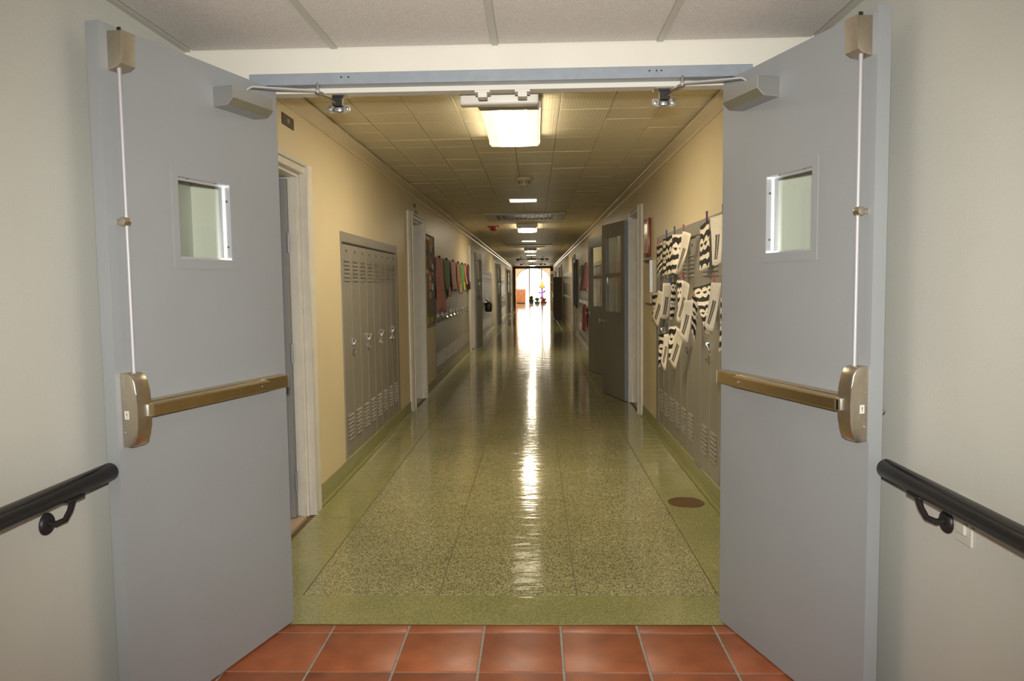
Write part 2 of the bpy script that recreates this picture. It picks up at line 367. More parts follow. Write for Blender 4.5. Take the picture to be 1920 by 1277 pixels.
# ---- vestibule floor: red quarry tiles in grey grout
vfloor = box('floor_vestibule', 'grout', -VX, VX, BACK, 0.0, -0.12, -0.004)
tag(vfloor, 'red quarry tile floor of the entry lobby', 'floor', kind='structure')
TP = 0.305; TX0 = -0.6947
proto = {}
def qtile(x0, x1, y0, y1):
    x0, x1 = max(x0, -VX), min(x1, VX)
    if x1-x0 < 0.03: return
    a, b = (x1-x0)/2-0.0045, (y1-y0)/2-0.0045; key = (round(a, 3), round(b, 3))
    if key not in proto: proto[key] = MB().box(-a, a, -b, b, -0.012, 0.0, 0.0022, 2).obj('floor_tile', 'quarry_tile', vfloor, True); o = proto[key]
    else: o = inst('floor_tile', proto[key], (0, 0, 0), vfloor)
    o.location = ((x0+x1)/2, (y0+y1)/2, random.uniform(-0.0006, 0))
rows = [(-0.0716, -0.004)]+[(-0.0716-TP*(k+1), -0.0716-TP*k) for k in range(20)]
for y0, y1 in rows:
    for k in range(-3, 9): qtile(TX0+TP*(k-1), TX0+TP*k, y0, y1)
tag(box('threshold_strip', 'brass', -0.92, 0.92, -0.004, 0.0, -0.01, 0.0008, floor))
# ---- walls with openings
LDOORS = [(0.52, 1.47, 2.03), (5.33, 6.18, 2.12), (12.72, 13.60, 2.12), (21.95, 22.83, 2.12), (31.85, 32.7, 2.12), (40.2, 41.1, 2.12)]
LBANKS = [(2.35, 4, 0.06), (7.27, 10, 0.05), (16.1, 9, 0.05), (25.2, 12, 0.05), (34.3, 10, 0.05)]        # start, units, frame
RDOORS = [(4.98, 5.75, 2.12), (7.42, 8.22, 2.12), (17.9, 18.8, 2.12), (28.3, 29.2, 2.12), (36.6, 37.5, 2.12), (40.2, 41.1, 2.12)]
RBANKS = [(9.85, 12, 0.05), (20.3, 12, 0.05), (30.2, 11, 0.05)]
UNIT = 0.512; LZ0, LZ1, LZT = 0.128, 1.682, 1.765
holesL = [(a, b, -0.01, h) for a, b, h in LDOORS]+[(s, s+n*UNIT+2*f, LZ0, LZT) for s, n, f in LBANKS]
R1 = (1.005, 3.93)
holesR = [(a, b, -0.01, h) for a, b, h in RDOORS]+[(s, s+n*UNIT+2*f, LZ0, LZT) for s, n, f in RBANKS]+[(R1[0], R1[1], LZ0, LZT+0.02)]
wl = MB().slab(0.12, YE, 0.0, CH+0.1, 0, 0.40, holesL, lambda u, w, z: (-WX-w, u, z)).obj('wall_left', 'corridor_paint')
wr = MB().slab(0.12, YE, 0.0, CH+0.1, 0, 0.40, holesR, lambda u, w, z: (WX+w, u, z)).obj('wall_right', 'corridor_paint')
tag(wl, 'cream painted corridor wall with two banks of lockers and a cork board', 'wall', kind='structure')
tag(wr, 'cream painted corridor wall with black and white paper art on its lockers', 'wall', kind='structure')
# classrooms behind the corridor walls: plain shells so that no sky light leaks in
for sd, nm in ((-1, 'wall_classroom_left'), (1, 'wall_classroom_right')):
    b = MB()
    b.box(sd*2.5-0.05, sd*2.5+0.05, -0.3, YE, -0.1, 2.7)
    tag(b.obj(nm, 'corridor_paint'), 'plain back wall inside the classrooms beyond the corridor', 'wall', kind='structure')
    b = MB(); b.box(min(sd*1.25, sd*2.45), max(sd*1.25, sd*2.45), -0.3, YE, -0.12, -0.021)
    tag(b.obj('floor_classroom', 'threshold_wood'), 'floor strip inside the classrooms behind the corridor wall', 'floor', kind='structure')
    tag(box('wall_classroom_end', 'corridor_paint', min(sd*1.30, sd*2.55), max(sd*1.30, sd*2.55), -0.45, -0.3, -0.12, 2.7), 'end wall inside the classrooms behind the lobby wall', 'wall', kind='structure')
    b = MB(); b.box(min(sd*1.3, sd*2.45), max(sd*1.3, sd*2.45), -0.3, YE, 2.59, 2.7)
    tag(b.obj('ceiling_classroom', 'corridor_paint'), 'ceiling strip inside the classrooms behind the corridor wall', 'ceiling', kind='structure')
# ---- header wall between lobby and corridor
HD = 0.14
hw = MB().slab(-WX-0.4, WX+0.4, -0.12, CH+0.1, 0, 0.118, [(-0.965, 0.965, -0.2, 2.192)], lambda u, w, z: (u, w, z)).obj('wall_front', 'header_paint')
tag(hw, 'white painted wall band above the double doorway', 'wall', kind='structure')
fr = empty('door_frame', (0, 0, 0)); tag(fr, 'blue-grey painted steel frame around the double doorway', 'door frame')
b = MB(); b.box(-0.965, 0.965, -0.008, 0.052, 2.150, 2.194, 0.002); b.obj('head_face', 'frame_grey', fr)
b = MB(); b.box(-0.92, 0.92, 0.052, 0.118, 2.132, 2.192, 0.003); b.obj('head_stop', 'header_paint', fr)
for sx in (-1, 1):
    b = MB(); b.box(min(sx*0.925, sx*0.967), max(sx*0.925, sx*0.967), -0.008, 0.118, 0.0, 2.150, 0.002); b.obj('jamb', 'frame_grey', fr)
b = MB()
for xx in (-0.606, -0.578, 0.575, 0.602, 0.62): b.lathe([(0.0035, 0), (0.0035, 0.0015)], lambda x, y, h, xx=xx: (xx+x, -0.0082-h, 2.176+y), 8)
b.obj('screw_hole', 'dark_plastic', fr)
for xx in (-0.067, 0.090):                                          # latch strikes for the two vertical rods
    st = MB(); st.box(xx-0.030, xx+0.030, 0.054, 0.112, 2.124, 2.132, 0.001); st.box(xx-0.018, xx+0.018, 0.058, 0.11, 2.106, 2.126, 0.002); st.obj('latch_strike', 'box_white', fr)
# ---- lobby walls and ceiling
for sd, nm in ((-1, 'left'), (1, 'right')):
    a = MB(); a.box(min(sd*VX, sd*(VX+0.15)), max(sd*VX, sd*(VX+0.15)), BACK, 0.0, -0.12, VH+0.2)
    tag(a.obj('wall_vestibule_'+nm, 'vestibule_paint'), 'off-white lobby wall behind the open grey door, black handrail on it, '+('plain' if sd < 0 else 'with switch plate'), 'wall', kind='structure')
tag(box('wall_back', 'vestibule_paint', -VX-0.15, VX+0.15, BACK-0.15, BACK, -0.12, VH+0.2), 'off-white lobby wall opposite the double doorway', 'wall', kind='structure')
vc = box('ceiling_vestibule', 'tbar', -VX, VX, BACK, 0.0, VH+0.02, VH+0.2)
tag(vc, 'white lay-in tile ceiling of the lobby', 'ceiling', kind='structure')
gx = [-VX+0.02, -0.632, -0.012, 0.615, VX-0.02]; gy = [0.0]+[-0.01-1.22*k for k in range(0, 6)]
ycuts = [0.006, -1.232, -2.452, -3.672, -4.892, -6.112]
first = {}
for i in range(4):
    for j in range(5):
        x0, x1, y1, y0 = gx[i], gx[i+1], ycuts[j], ycuts[j+1]
        if i in (1, 2) and j == 2: continue                        # room for the two added fill panels
        o = MB().box(x0+0.011, x1-0.011, y0+0.011, y1-0.011, VH-0.002, VH+0.02, 0.004, 1).obj('lay_in_tile', 'vestibule_tile', vc)
for x in gx[1:4]: box('grid_bar', 'tbar', x-0.012, x+0.012, BACK+0.02, -0.002, VH-0.006, VH+0.02, vc)
for sd in (-1, 1): box('wall_angle', 'tbar', min(sd*VX, sd*(VX-0.022)), max(sd*VX, sd*(VX-0.022)), BACK+0.02, -0.002, VH-0.006, VH+0.02, vc)
for y in ycuts[1:]: box('cross_bar', 'tbar', -VX+0.022, VX-0.022, y-0.010, y+0.010, VH-0.0055, VH+0.02, vc)
for i in (1, 2):  # unseen glowing panels, added to brighten the lobby from behind the camera
    t = empty('recessed_light', ((gx[i]+gx[i+1])/2, (ycuts[2]+ycuts[3])/2, VH-0.004)); tag(t, 'unseen panel light added as fill in the lobby ceiling on the '+('bare wall' if i == 1 else 'switch plate')+' side', 'ceiling light', 'added lobby fill lights')
    w = (gx[i+1]-gx[i])/2-0.014; l = (ycuts[2]-ycuts[3])/2-0.014
    MB().slab(-w, w, -l, l, 0, 0.023, [(-w+0.03, w-0.03, -l+0.03, l-0.03)], lambda u, ww, z: (u, z, ww)).obj('light_frame', 'white_plastic', t)
    box('diffuser', 'fill_panel_lens', -w+0.031, w-0.031, -l+0.031, l-0.031, 0.004, 0.014, t)
# ---- corridor ceiling: perforated foot-square tiles
cl = box('ceiling', 'room_dark', -WX, WX, 0.118, YE, CH+0.006, CH+0.1)
tag(cl, 'cream perforated tile ceiling running down the corridor', 'ceiling', kind='structure')
cxs = [-WX, -0.975, -0.655, -0.345, -0.018, 0.300, 0.622, 0.945, WX]
cp = {}
yy = 0.13; n_t = 0
while yy < 11.3:
    for i in range(8):
        a = (cxs[i+1]-cxs[i])/2-0.0016; bb = 0.3075/2-0.0016; key = round(a, 4)
        off = 0.0 if i % 2 else 0.09
        if key not in cp: cp[key] = MB().box(-a, a, -bb, bb, 0, 0.012, 0.0022, 1).obj('ceiling_tile', 'corridor_tile', cl); o = cp[key]
        else: o = inst('ceiling_tile', cp[key], (0, 0, 0), cl)
        o.location = ((cxs[i]+cxs[i+1])/2, yy+0.1538+(off if yy > 0.2 else 0)*0.0, CH+random.uniform(-0.0015, 0.0015)); n_t += 1
        o.rotation_euler = (random.uniform(-0.003, 0.003), random.uniform(-0.003, 0.003), 0)
    yy += 0.3075
b = MB()
while yy < YE-0.2:
    for i in range(8): b.box(cxs[i]+0.0016, cxs[i+1]-0.0016, yy+0.0016, min(yy+0.3075, YE)-0.0016, CH, CH+0.012)
    yy += 0.3075
far_t = b.obj('ceiling_tile_field', 'corridor_tile', cl); far_t['kind'] = 'stuff'
# ---- crown moulding and cove base, broken at door openings
def crown(side):
    root = empty('trim_%d' % (1 if side < 0 else 2)); tag(root, 'pale crown moulding where the %s wall meets the ceiling' % ('cork board' if side < 0 else 'paper art'), 'trim', kind='structure')
    y = 0.13; k = 0; f = lambda p, q, t: (side*(WX-p), t, q)
    while y < YE-0.1:
        y1 = min(y+2.44, YE-0.02)
        MB().prism([(0, 2.372), (0.010, 2.372), (0.016, 2.384), (0.020, 2.462), (0.026, CH-0.012), (0, CH-0.012)], f, y+0.002, y1-0.002).obj('moulding_length', 'trim_paint', root)
        y = y1; k += 1
crown(-1); crown(1)
def base(side, doors):
    root = empty('baseboard_%s' % ('left' if side < 0 else 'right')); tag(root, 'green terrazzo cove base along the %s wall' % ('cork board' if side < 0 else 'paper art'), 'baseboard', kind='structure')
    f = lambda p, q, t: (side*(WX-p), t, q)
    cuts = [0.13]
    for a, b2, h in doors: cuts += [a-0.17, b2+0.17]
    cuts.append(YE-0.02)
    for a, b2 in zip(cuts[::2], cuts[1::2]):
        if b2-a < 0.05: continue
        MB().prism([(0, 0.121), (0.008, 0.121), (0.009, 0.045), (0.014, 0.018), (0.027, 0.0), (0, 0.0)], f, a, b2).obj('cove_base', 'cove_green', root)
        MB().prism([(0.0265, 0.0), (0.0265, 0.0018), (0.030, 0.0018), (0.030, 0.0)], f, a, b2).obj('brass_strip', 'brass', root)
base(-1, LDOORS); base(1, RDOORS)

# ================================================================== DOUBLE DOORS (open into the lobby)
ANG = radians(16.3)
def main_door(nm, P0, side, label, DW=0.842):
    m = -side                                           # left door: +1, right door: -1
    s, c = sin(ANG), cos(ANG)
    root = empty(nm); root.matrix_world = Matrix(((side*s, c, 0, P0[0]), (-c, side*s, 0, P0[1]), (0, 0, 1, 0.006), (0, 0, 0, 1)))
    # local x runs from hinge to free edge, w = distance out of the push face
    tag(root, label, 'door', kind='structure')
    F = lambda u, w, z: (u, m*w, z-0.006)
    def mb(): return MB(F)
    wu0, wu1, wz0, wz1 = 0.298, 0.556, 1.468, 1.740
    leaf = MB(); leaf.slab(0, DW, 0.006, 2.140, -0.045, 0, [(wu0, wu1, wz0, wz1)], F)
    leaf.obj('door_leaf', 'door_grey', root)
    # vision lite
    wf = MB(); wf.slab(wu0-0.026, wu1+0.026, wz0-0.030, wz1+0.030, 0, 0.0025, [(wu0+0.002, wu1-0.002, wz0+0.002, wz1-0.002)], F)
    wfo = wf.obj('window_frame', 'door_grey', root)
    rv = MB(); rv.slab(wu0, wu1, wz0, wz1, -0.044, 0.002, [(wu0+0.003, wu1-0.003, wz0+0.003, wz1-0.003)], F)
    rvo = rv.obj('window_reveal', 'aluminium', root)
    gb = MB(); gb.slab(wu0+0.003, wu1-0.003, wz0+0.003, wz1-0.003, -0.032, -0.024, [(wu0+0.012, wu1-0.012, wz0+0.010, wz1-0.010)], F); gb.obj('glazing_bead', 'aluminium', root)
    mb().box(wu0+0.011, wu1-0.011, -0.030, -0.027, wz0+0.009, wz1-0.009).obj('glass', 'glass', root)
    sc = MB(F)
    for zz in (wz0+0.05, wz1-0.06): sc.lathe([(0.005, 0), (0.004, 0.002)], lambda x, y, h, zz=zz: (wu0+0.003+h, -0.011+x, zz+y), 10)
    for uu in (wu0+0.06, wu1-0.06): sc.lathe([(0.005, 0), (0.004, 0.002)], lambda x, y, h, uu=uu: (uu+x, -0.011+y, wz1-0.003-h), 10)
    sc.obj('screw', 'steel', rvo)
    # exit device: head case with a D-shaped profile
    prof = []
    for k in range(0, 13):
        t = pi/2-k*pi/12; prof.append((0.060*max(0, cos(t))**0.55, 1.010+0.112*(1 if sin(t) >= 0 else -1)*abs(sin(t))**0.75))
    prof = [(0.0, 1.122)]+prof+[(0.0, 0.898)]
    prof = [(0.0, 1.122), (0.030, 1.122), (0.043, 1.114), (0.053, 1.095), (0.058, 1.06), (0.061, 1.01), (0.059, 0.965), (0.055, 0.935), (0.046, 0.909), (0.033, 0.900), (0, 0.900)]
    hd = MB(F).prism(prof, lambda p, q, t: (t, p, q), 0.770, 0.8255, 0.004, 2).obj('latch_case', 'bronze', root, True)
    st = MB(F).box(0.8252, 0.8258, 0.012, 0.028, 0.985, 1.010).obj('sticker', 'paper_white', hd)
    g = MB(F); g.box(0.8257, 0.8260, 0.017, 0.023, 0.990, 0.992); g.box(0.8257, 0.8260, 0.018, 0.022, 0.995, 1.004); g.obj('sticker_print', 'paper_grey', hd)
    sc = MB(F)
    for q in ((0.010, 1.045), (0.010, 0.945)): sc.lathe([(0.0022, 0), (0.0022, 0.001)], lambda x, y, h, q=q: (0.8255+h, q[0]+x, q[1]+y), 8)
    sc.obj('screw', 'steel', hd)
    # rail and push pad
    rail = MB(F); rail.box(0.062, 0.771, 0.0, 0.040, 0.985, 1.031, 0.002); rl = rail.obj('bar_rail', 'bronze_bar', root)
    MB(F).box(0.056, 0.0622, 0.0, 0.056, 0.982, 1.033, 0.0015).obj('end_cap', 'steel', root)
    MB(F).box(0.0622, 0.20, 0.038, 0.054, 0.985, 1.031, 0.002).obj('bar_cover', 'bronze_bar', root)
    pd = MB(F).prism([(0.040, 0.986), (0.070, 0.988), (0.072, 0.992), (0.072, 1.022), (0.070, 1.026), (0.040, 1.028)], lambda p, q, t: (t, p, q), 0.203, 0.772).obj('push_pad', 'bronze_bar', root)
    MB(F).box(0.772, 0.790, 0.044, 0.070, 0.988, 1.026, 0.003).obj('pad_end', 'chrome', root)
    MB(F).lathe([(0.006, 0), (0.005, 0.003)], lambda x, y, h: (0.245+x, 0.0715+h, 1.008+y), 12).obj('screw', 'steel', pd)
    # vertical rod with guide and top latch
    RU = 0.797
    MB(F).tube([(RU, 0.026, 1.115), (RU, 0.026, 2.03)], 0.0066, 12).obj('vertical_rod', 'rod_metal', root, True)
    gd = MB(F).lathe([(0.004, 0), (0.012, 0.002), (0.0135, 0.008), (0.0135, 0.020), (0.012, 0.026), (0.004, 0.028)], lambda x, y, h: (RU+0.014-h+0.006, 0.026+x, 1.570+y), 16)
    gd.box(RU-0.012, RU+0.012, 0.0, 0.022, 1.562, 1.578, 0.002); gd.obj('rod_guide', 'bronze', root, True)
    lt = [(0.0, 2.000), (0.044, 2.020), (0.053, 2.05), (0.055, 2.108), (0.0, 2.122)]
    MB(F).prism([(0.0, 2.006), (0.030, 2.012), (0.048, 2.022), (0.054, 2.115), (0.0, 2.119)], lambda p, q, t: (t, p, q), 0.757, 0.812, 0.004, 2).obj('top_latch', 'bronze', root, True)
    MB(F).box(0.780, 0.786, 0.012, 0.024, 2.117, 2.135, 0.001).obj('latch_bolt', 'dark_plastic', root)
    # closer body, chamfered below
    cb = MB(F).prism([(0, 1.998), (0.058, 2.001), (0.083, 2.024), (0.083, 2.066), (0, 2.066)], lambda p, q, t: (t, p, q), 0.140, 0.364, 0.002, 2).obj('closer', 'closer_silver', root)
    # arm: flat bar from the closer up to the elbow, forearm to the bracket under the head
    mi = root.matrix_world.inverted()
    wpt = lambda p: tuple(mi @ Vector(p))
    piv = (0.262, m*0.045, 2.066-0.006)
    el = inv(594 if side < 0 else 1270, 170 if side < 0 else 148, 2, 2.142); bk = Vector((side*0.648, 0.112, 2.100))
    elw = Vector((side*0.700, -0.005, 2.126)); e2 = Vector(wpt(elw))
    a0 = Vector(piv); a1 = Vector((piv[0]-0.012, piv[1], piv[2]+0.030))
    def flat(pts, wid, th, name, mt):
        q = MB(); pts = [Vector(p) for p in pts]; prev = None
        for i, p in enumerate(pts):
            d = (pts[min(i+1, len(pts)-1)]-pts[max(i-1, 0)]).normalized(); sd = d.cross(Vector((0, 0, 1)))
            sd = sd.normalized(); nn = sd.cross(d).normalized()
            ring = [q.bm.verts.new(p+sd*x*wid/2+nn*y*th/2) for x, y in ((-1, -1), (1, -1), (1, 1), (-1, 1))]
            if prev:
                for k in range(4): q.bm.faces.new([prev[k], prev[(k+1) % 4], ring[(k+1) % 4], ring[k]])
            else: q.bm.faces.new(ring[::-1])
            prev = ring
        q.bm.faces.new(prev); return q.obj(name, mt, root)
    d01 = (e2-a0); d01.z = 0; d01.normalize()
    flat([a0+Vector((0, 0, 0.002)), a0+d01*0.02+Vector((0, 0, 0.018)), a0+d01*0.03+Vector((0, 0, 0.024)), e2], 0.026, 0.006, 'closer_arm', 'aluminium')
    MB().lathe([(0.009, 0), (0.009, 0.003), (0.006, 0.006)], lambda x, y, h: (a0.x+x, a0.y+y, a0.z+h), 12).obj('arm_pivot', 'steel', root, True)
    MB().lathe([(0.006, -0.012), (0.010, -0.010), (0.010, 0.004), (0.007, 0.006), (0.0075, 0.026), (0.004, 0.032)], lambda x, y, h: (e2.x+x, e2.y+y, e2.z+h), 14).obj('arm_elbow', 'steel', root, True)
    b2 = Vector(wpt(bk)); mid = e2.lerp(b2, 0.35)
    MB().tube([tuple(e2+Vector((0, 0, -0.006))), tuple(mid)], [0.009, 0.010], 10).obj('arm_socket', 'steel', root, True)
    MB().tube([tuple(mid), tuple(b2)], 0.0065, 10).obj('forearm', 'steel', root, True)
    # pull knob on the far face
    MB(F).lathe([(0.010, 0), (0.010, 0.012), (0.016, 0.016), (0.016, 0.024), (0.009, 0.028)], lambda x, y, h: (0.800+x, -0.045-h, 0.992+y), 16).obj('pull_knob', 'steel', root, True)
    for zz in (0.25, 1.07, 1.90):
        MB(F).tube([(-0.006, -0.048, zz-0.055), (-0.006, -0.048, zz+0.055)], 0.0075, 10).obj('hinge', 'steel', root, True)
    # bracket under the frame head (fixed to the frame)
    br = empty('closer_bracket', (side*0.650, 0.09, 2.132), parent=fr)
    q = MB(); q.box(-0.044, 0.044, -0.034, 0.026, -0.006, 0.0, 0.001); q.obj('mounting_plate', 'steel', br)
    q = MB(); q.box(-0.020, 0.020, 0.0, 0.026, -0.040, -0.006, 0.002); q.obj('bracket_web', 'dark_plastic', br)
    q = MB(); q.prism([(-0.046, 0.0), (0.046, 0.0), (0.046, -0.022), (0.030, -0.030), (-0.030, -0.030), (-0.046, -0.022)], lambda p, z, t: (p, t, -0.034+z), 0.018, 0.023); q.obj('bracket_plate', 'chrome', br)
    q = MB()
    for x in (-0.034, 0.034): q.lathe([(0.008, 0), (0.007, 0.003), (0.003, 0.004)], lambda a, b_, h, x=x: (x+a, 0.018-h, -0.048+b_), 10)
    q.obj('bolt', 'steel', br, True)
    MB().lathe([(0.020, 0), (0.022, 0.004), (0.020, 0.014), (0.010, 0.018)], lambda x, y, h: (x, 0.014+y*0.5, -0.060+h), 14).obj('bracket_boss', 'steel', br, True)
    return root
main_door('door_1', (-0.872, 0.022), -1, 'open blue-grey steel door with exit bar, hinged by the classroom door casing')
main_door('door_2', (0.866, 0.039), 1, 'open blue-grey steel door with exit bar, hinged by the paper art', 0.832)

# ================================================================== LOBBY FITTINGS
def handrail(side, label):
    X = side*1.135; root = empty('handrail', (X, -0.790, 0.832)); tag(root, label, 'handrail')
    prof = []
    q = MB(); n = 18
    path = [(0, 0, 0), (0, -0.004, 0), (0, -5.2, 0)]
    q.tube(path, [0.024, 0.027, 0.027], 20); r = q.obj('rail', 'rail_black', root, True)
    for yb in (-0.185, -1.78, -3.38):
        br = MB(); wy = VX-1.135
        br.lathe([(0.031, 0.0), (0.031, 0.004), (0.026, 0.010), (0.012, 0.013)], lambda x, y, h: (side*(wy-h), yb+x, -0.100+y), 18)
        br.tube([(side*(wy-0.008), yb, -0.098), (side*(wy-0.030), yb, -0.100), (side*(wy-0.055), yb, -0.088), (side*0.010, yb, -0.062), (0, yb, -0.030)], [0.010, 0.009, 0.008, 0.008, 0.009], 10)
        br.box(-0.014, 0.014, yb-0.035, yb+0.035, -0.033, -0.024, 0.002)
        br.obj('rail_bracket', 'iron_black', root, True)
handrail(-1, 'round black handrail on the bare lobby wall without a switch plate')
handrail(1, 'round black handrail running past the white switch plate')
sw = empty('switch_plate', (VX, -1.057, 0.762)); tag(sw, 'white plastic switch plate half hidden behind the black handrail', 'switch plate')
MB().box(-0.006, 0.0, -0.038, 0.038, -0.060, 0.060, 0.0025).obj('cover_plate', 'socket_white', sw)
MB().box(-0.014, -0.006, -0.018, 0.018, -0.034, 0.034, 0.002).obj('rocker', 'socket_white', sw)

# ================================================================== LOCKERS
ORD = ['', 'first', 'second', 'third', 'fourth', 'fifth', 'sixth', 'seventh', 'eighth', 'ninth', 'tenth', 'eleventh', 'twelfth']
def locker_parts(detail):
    """one double-door locker, front at y=0 facing -y, x 0..UNIT, z from its base"""
    H = LZ1-LZ0; root = empty('locker')
    b = MB().slab(0.001, UNIT-0.001, 0, H, 0.004, 0.30, [], lambda u, w, z: (u, w, z)); b.obj('cabinet_body', 'locker_paint', root)
    dw = UNIT/2
    for k in range(2):
        x0 = k*dw+0.004; x1 = (k+1)*dw-0.004
        d = MB(); d.box(x0, x1, -0.012, 0.004, 0.006, H-0.006, 0.003, 1)
        lx0 = x0+0.052; lx1 = x1-0.052
        zl = [1.283+0.0285*i for i in range(6)]+[0.125+0.0285*i for i in range(7)]
        if not detail:
            for z in zl: d.prism([(-0.012, z), (-0.022, z+0.002), (-0.012, z+0.016)], lambda p, q, t: (t, p, q), lx0, lx1)
        do = d.obj('locker_door', 'locker_paint', root)
        if detail:
            src = None
            for z in zl:
                if src is None:
                    src = MB().prism([(0, 0), (-0.011, 0.001), (-0.011, 0.004), (0, 0.018)], lambda p, q, t: (t, p, q), 0, lx1-lx0, 0.0015, 1).obj('louver', 'locker_paint', do); o = src
                else: o = inst('louver', src, (0, 0, 0), do)
                o.location = (lx0, -0.012, z)
            npl = MB().box((x0+x1)/2-0.022, (x0+x1)/2+0.022, -0.0135, -0.012, 1.490, 1.512, 0.0005, 1).obj('number_plate', 'grey_plate', do)
            g = MB()
            for i in range(2): g.box((x0+x1)/2-0.009+i*0.011, (x0+x1)/2-0.002+i*0.011, -0.0141, -0.0135, 1.496, 1.507)
            g.obj('plate_print', 'paper_black', do)
    la = MB(); xc = UNIT/2
    if detail:
        lo = MB().box(xc-0.030, xc+0.024, -0.018, -0.011, 0.800, 0.868, 0.004).obj('latch_plate', 'steel', root)
        MB().tube([(xc-0.016, -0.018, 0.858), (xc-0.016, -0.036, 0.856), (xc+0.010, -0.036, 0.856), (xc+0.012, -0.030, 0.835), (xc+0.010, -0.018, 0.812)], 0.007, 10).obj('pull_handle', 'chrome', lo, True)
        kn = MB().lathe([(0.032, 0), (0.032, 0.006), (0.024, 0.010), (0.013, 0.012), (0.012, 0.022), (0.006, 0.024)], lambda x, y, h: (xc+x, -0.012-h, 0.752+y), 8).obj('lock_boss', 'chrome', root)
        MB().box(xc-0.036, xc+0.030, -0.016, -0.012, 0.744, 0.760, 0.002).obj('hasp_wing', 'steel', kn)
        MB().box(xc-0.006, xc+0.006, -0.022, -0.012, 0.775, 0.800, 0.002).obj('hasp', 'chrome', root)
    else:
        la.box(xc-0.028, xc+0.022, -0.030, -0.011, 0.805, 0.868, 0.004); la.lathe([(0.030, 0), (0.030, 0.008), (0.016, 0.022)], lambda x, y, h: (xc+x, -0.012-h, 0.752+y), 8)
        la.obj('latch', 'chrome', root)
    return root
mat('grey_plate', (0.14, 0.12, 0.09), 0.4)
near_l = locker_parts(True); far_l = locker_parts(False); used = {}
def put_locker(kind, side, y, label, group):
    src = near_l if kind else far_l
    o = src if not used.get(kind) else copy_tree(src); used[kind] = True
    o.location = (side*(WX+0.006), y if side < 0 else y+UNIT, LZ0+0.001); o.rotation_euler = (0, 0, pi/2 if side < 0 else -pi/2)
    tag(o, label, 'locker', group)
def surround(side, y0, y1, z1, label, posts=()):
    root = empty('locker_surround', (side*WX, (y0+y1)/2, LZ0)); tag(root, label, 'locker frame', kind='structure'); yc = (y0+y1)/2
    f = lambda u, w, z: (-side*w, u-yc, z-LZ0)
    b = MB(f).box(y0, y1, -0.03, 0.006, LZ1+0.003, z1, 0.0015, 1); b.obj('top_panel', 'locker_paint', root)
    MB(f).box(y0+0.03, y1-0.03, 0.006, 0.009, LZ1+0.006, LZ1+0.012).obj('panel_seam', 'frame_dark', root)
    for a, c in posts: MB(f).box(a, c, -0.03, 0.010, LZ0, LZ1+0.003, 0.0015, 1).obj('filler_post', 'locker_paint', root)
names = ['beside the white classroom casing', 'beyond the cork board', 'past the half-open door with glass', 'in the far half of the corridor', 'close to the bright end window']
for bi, (s, n, f) in enumerate(LBANKS):
    y0 = s+f if bi else s+0.02
    y1 = s+n*UNIT+2*f
    surround(-1, s+0.001, y1-0.001, LZT-0.001, 'tan-grey steel frame around the locker bank '+names[bi], [(s+0.001, y0-0.002), (y0+n*UNIT+0.002, y1-0.001)])
    for k in range(n):
        put_locker(bi == 0, -1, y0+k*UNIT, '%s double steel locker along the bank %s' % (ORD[k+1], names[bi]), 'lockers in the bank '+names[bi])
surround(1, R1[0]+0.001, R1[1]-0.001, LZT+0.019, 'tan-grey steel frame around the locker bank hung with paper art', [(2.092, 2.262), (2.264+3*UNIT, R1[1]-0.001), (R1[0]+0.001, 2.09-2*UNIT-0.002)])
for k in range(3): put_locker(True, 1, 2.263+k*UNIT, '%s grey double locker past the filler post, hung with paper art' % ORD[k+1], 'lockers hung with paper art')
for k in range(2): put_locker(True, 1, 2.09-(k+1)*UNIT, '%s grey double locker before the filler post, by the open grey door' % ORD[k+1], 'lockers beside the open grey door')
rn = ['behind the two open glazed doors', 'past the framed notice board', 'near the far dark cabinet']
for bi, (s, n, f) in enumerate(RBANKS):
    y0 = s+f; y1 = s+n*UNIT+2*f
    surround(1, s+0.001, y1-0.001, LZT-0.001, 'tan-grey steel frame around the locker bank '+rn[bi], [(s+0.001, y0-0.002), (y0+n*UNIT+0.002, y1-0.001)])
    for k in range(n): put_locker(False, 1, y0+k*UNIT, '%s double steel locker along the bank %s' % (ORD[k+1], rn[bi]), 'lockers in the bank '+rn[bi])

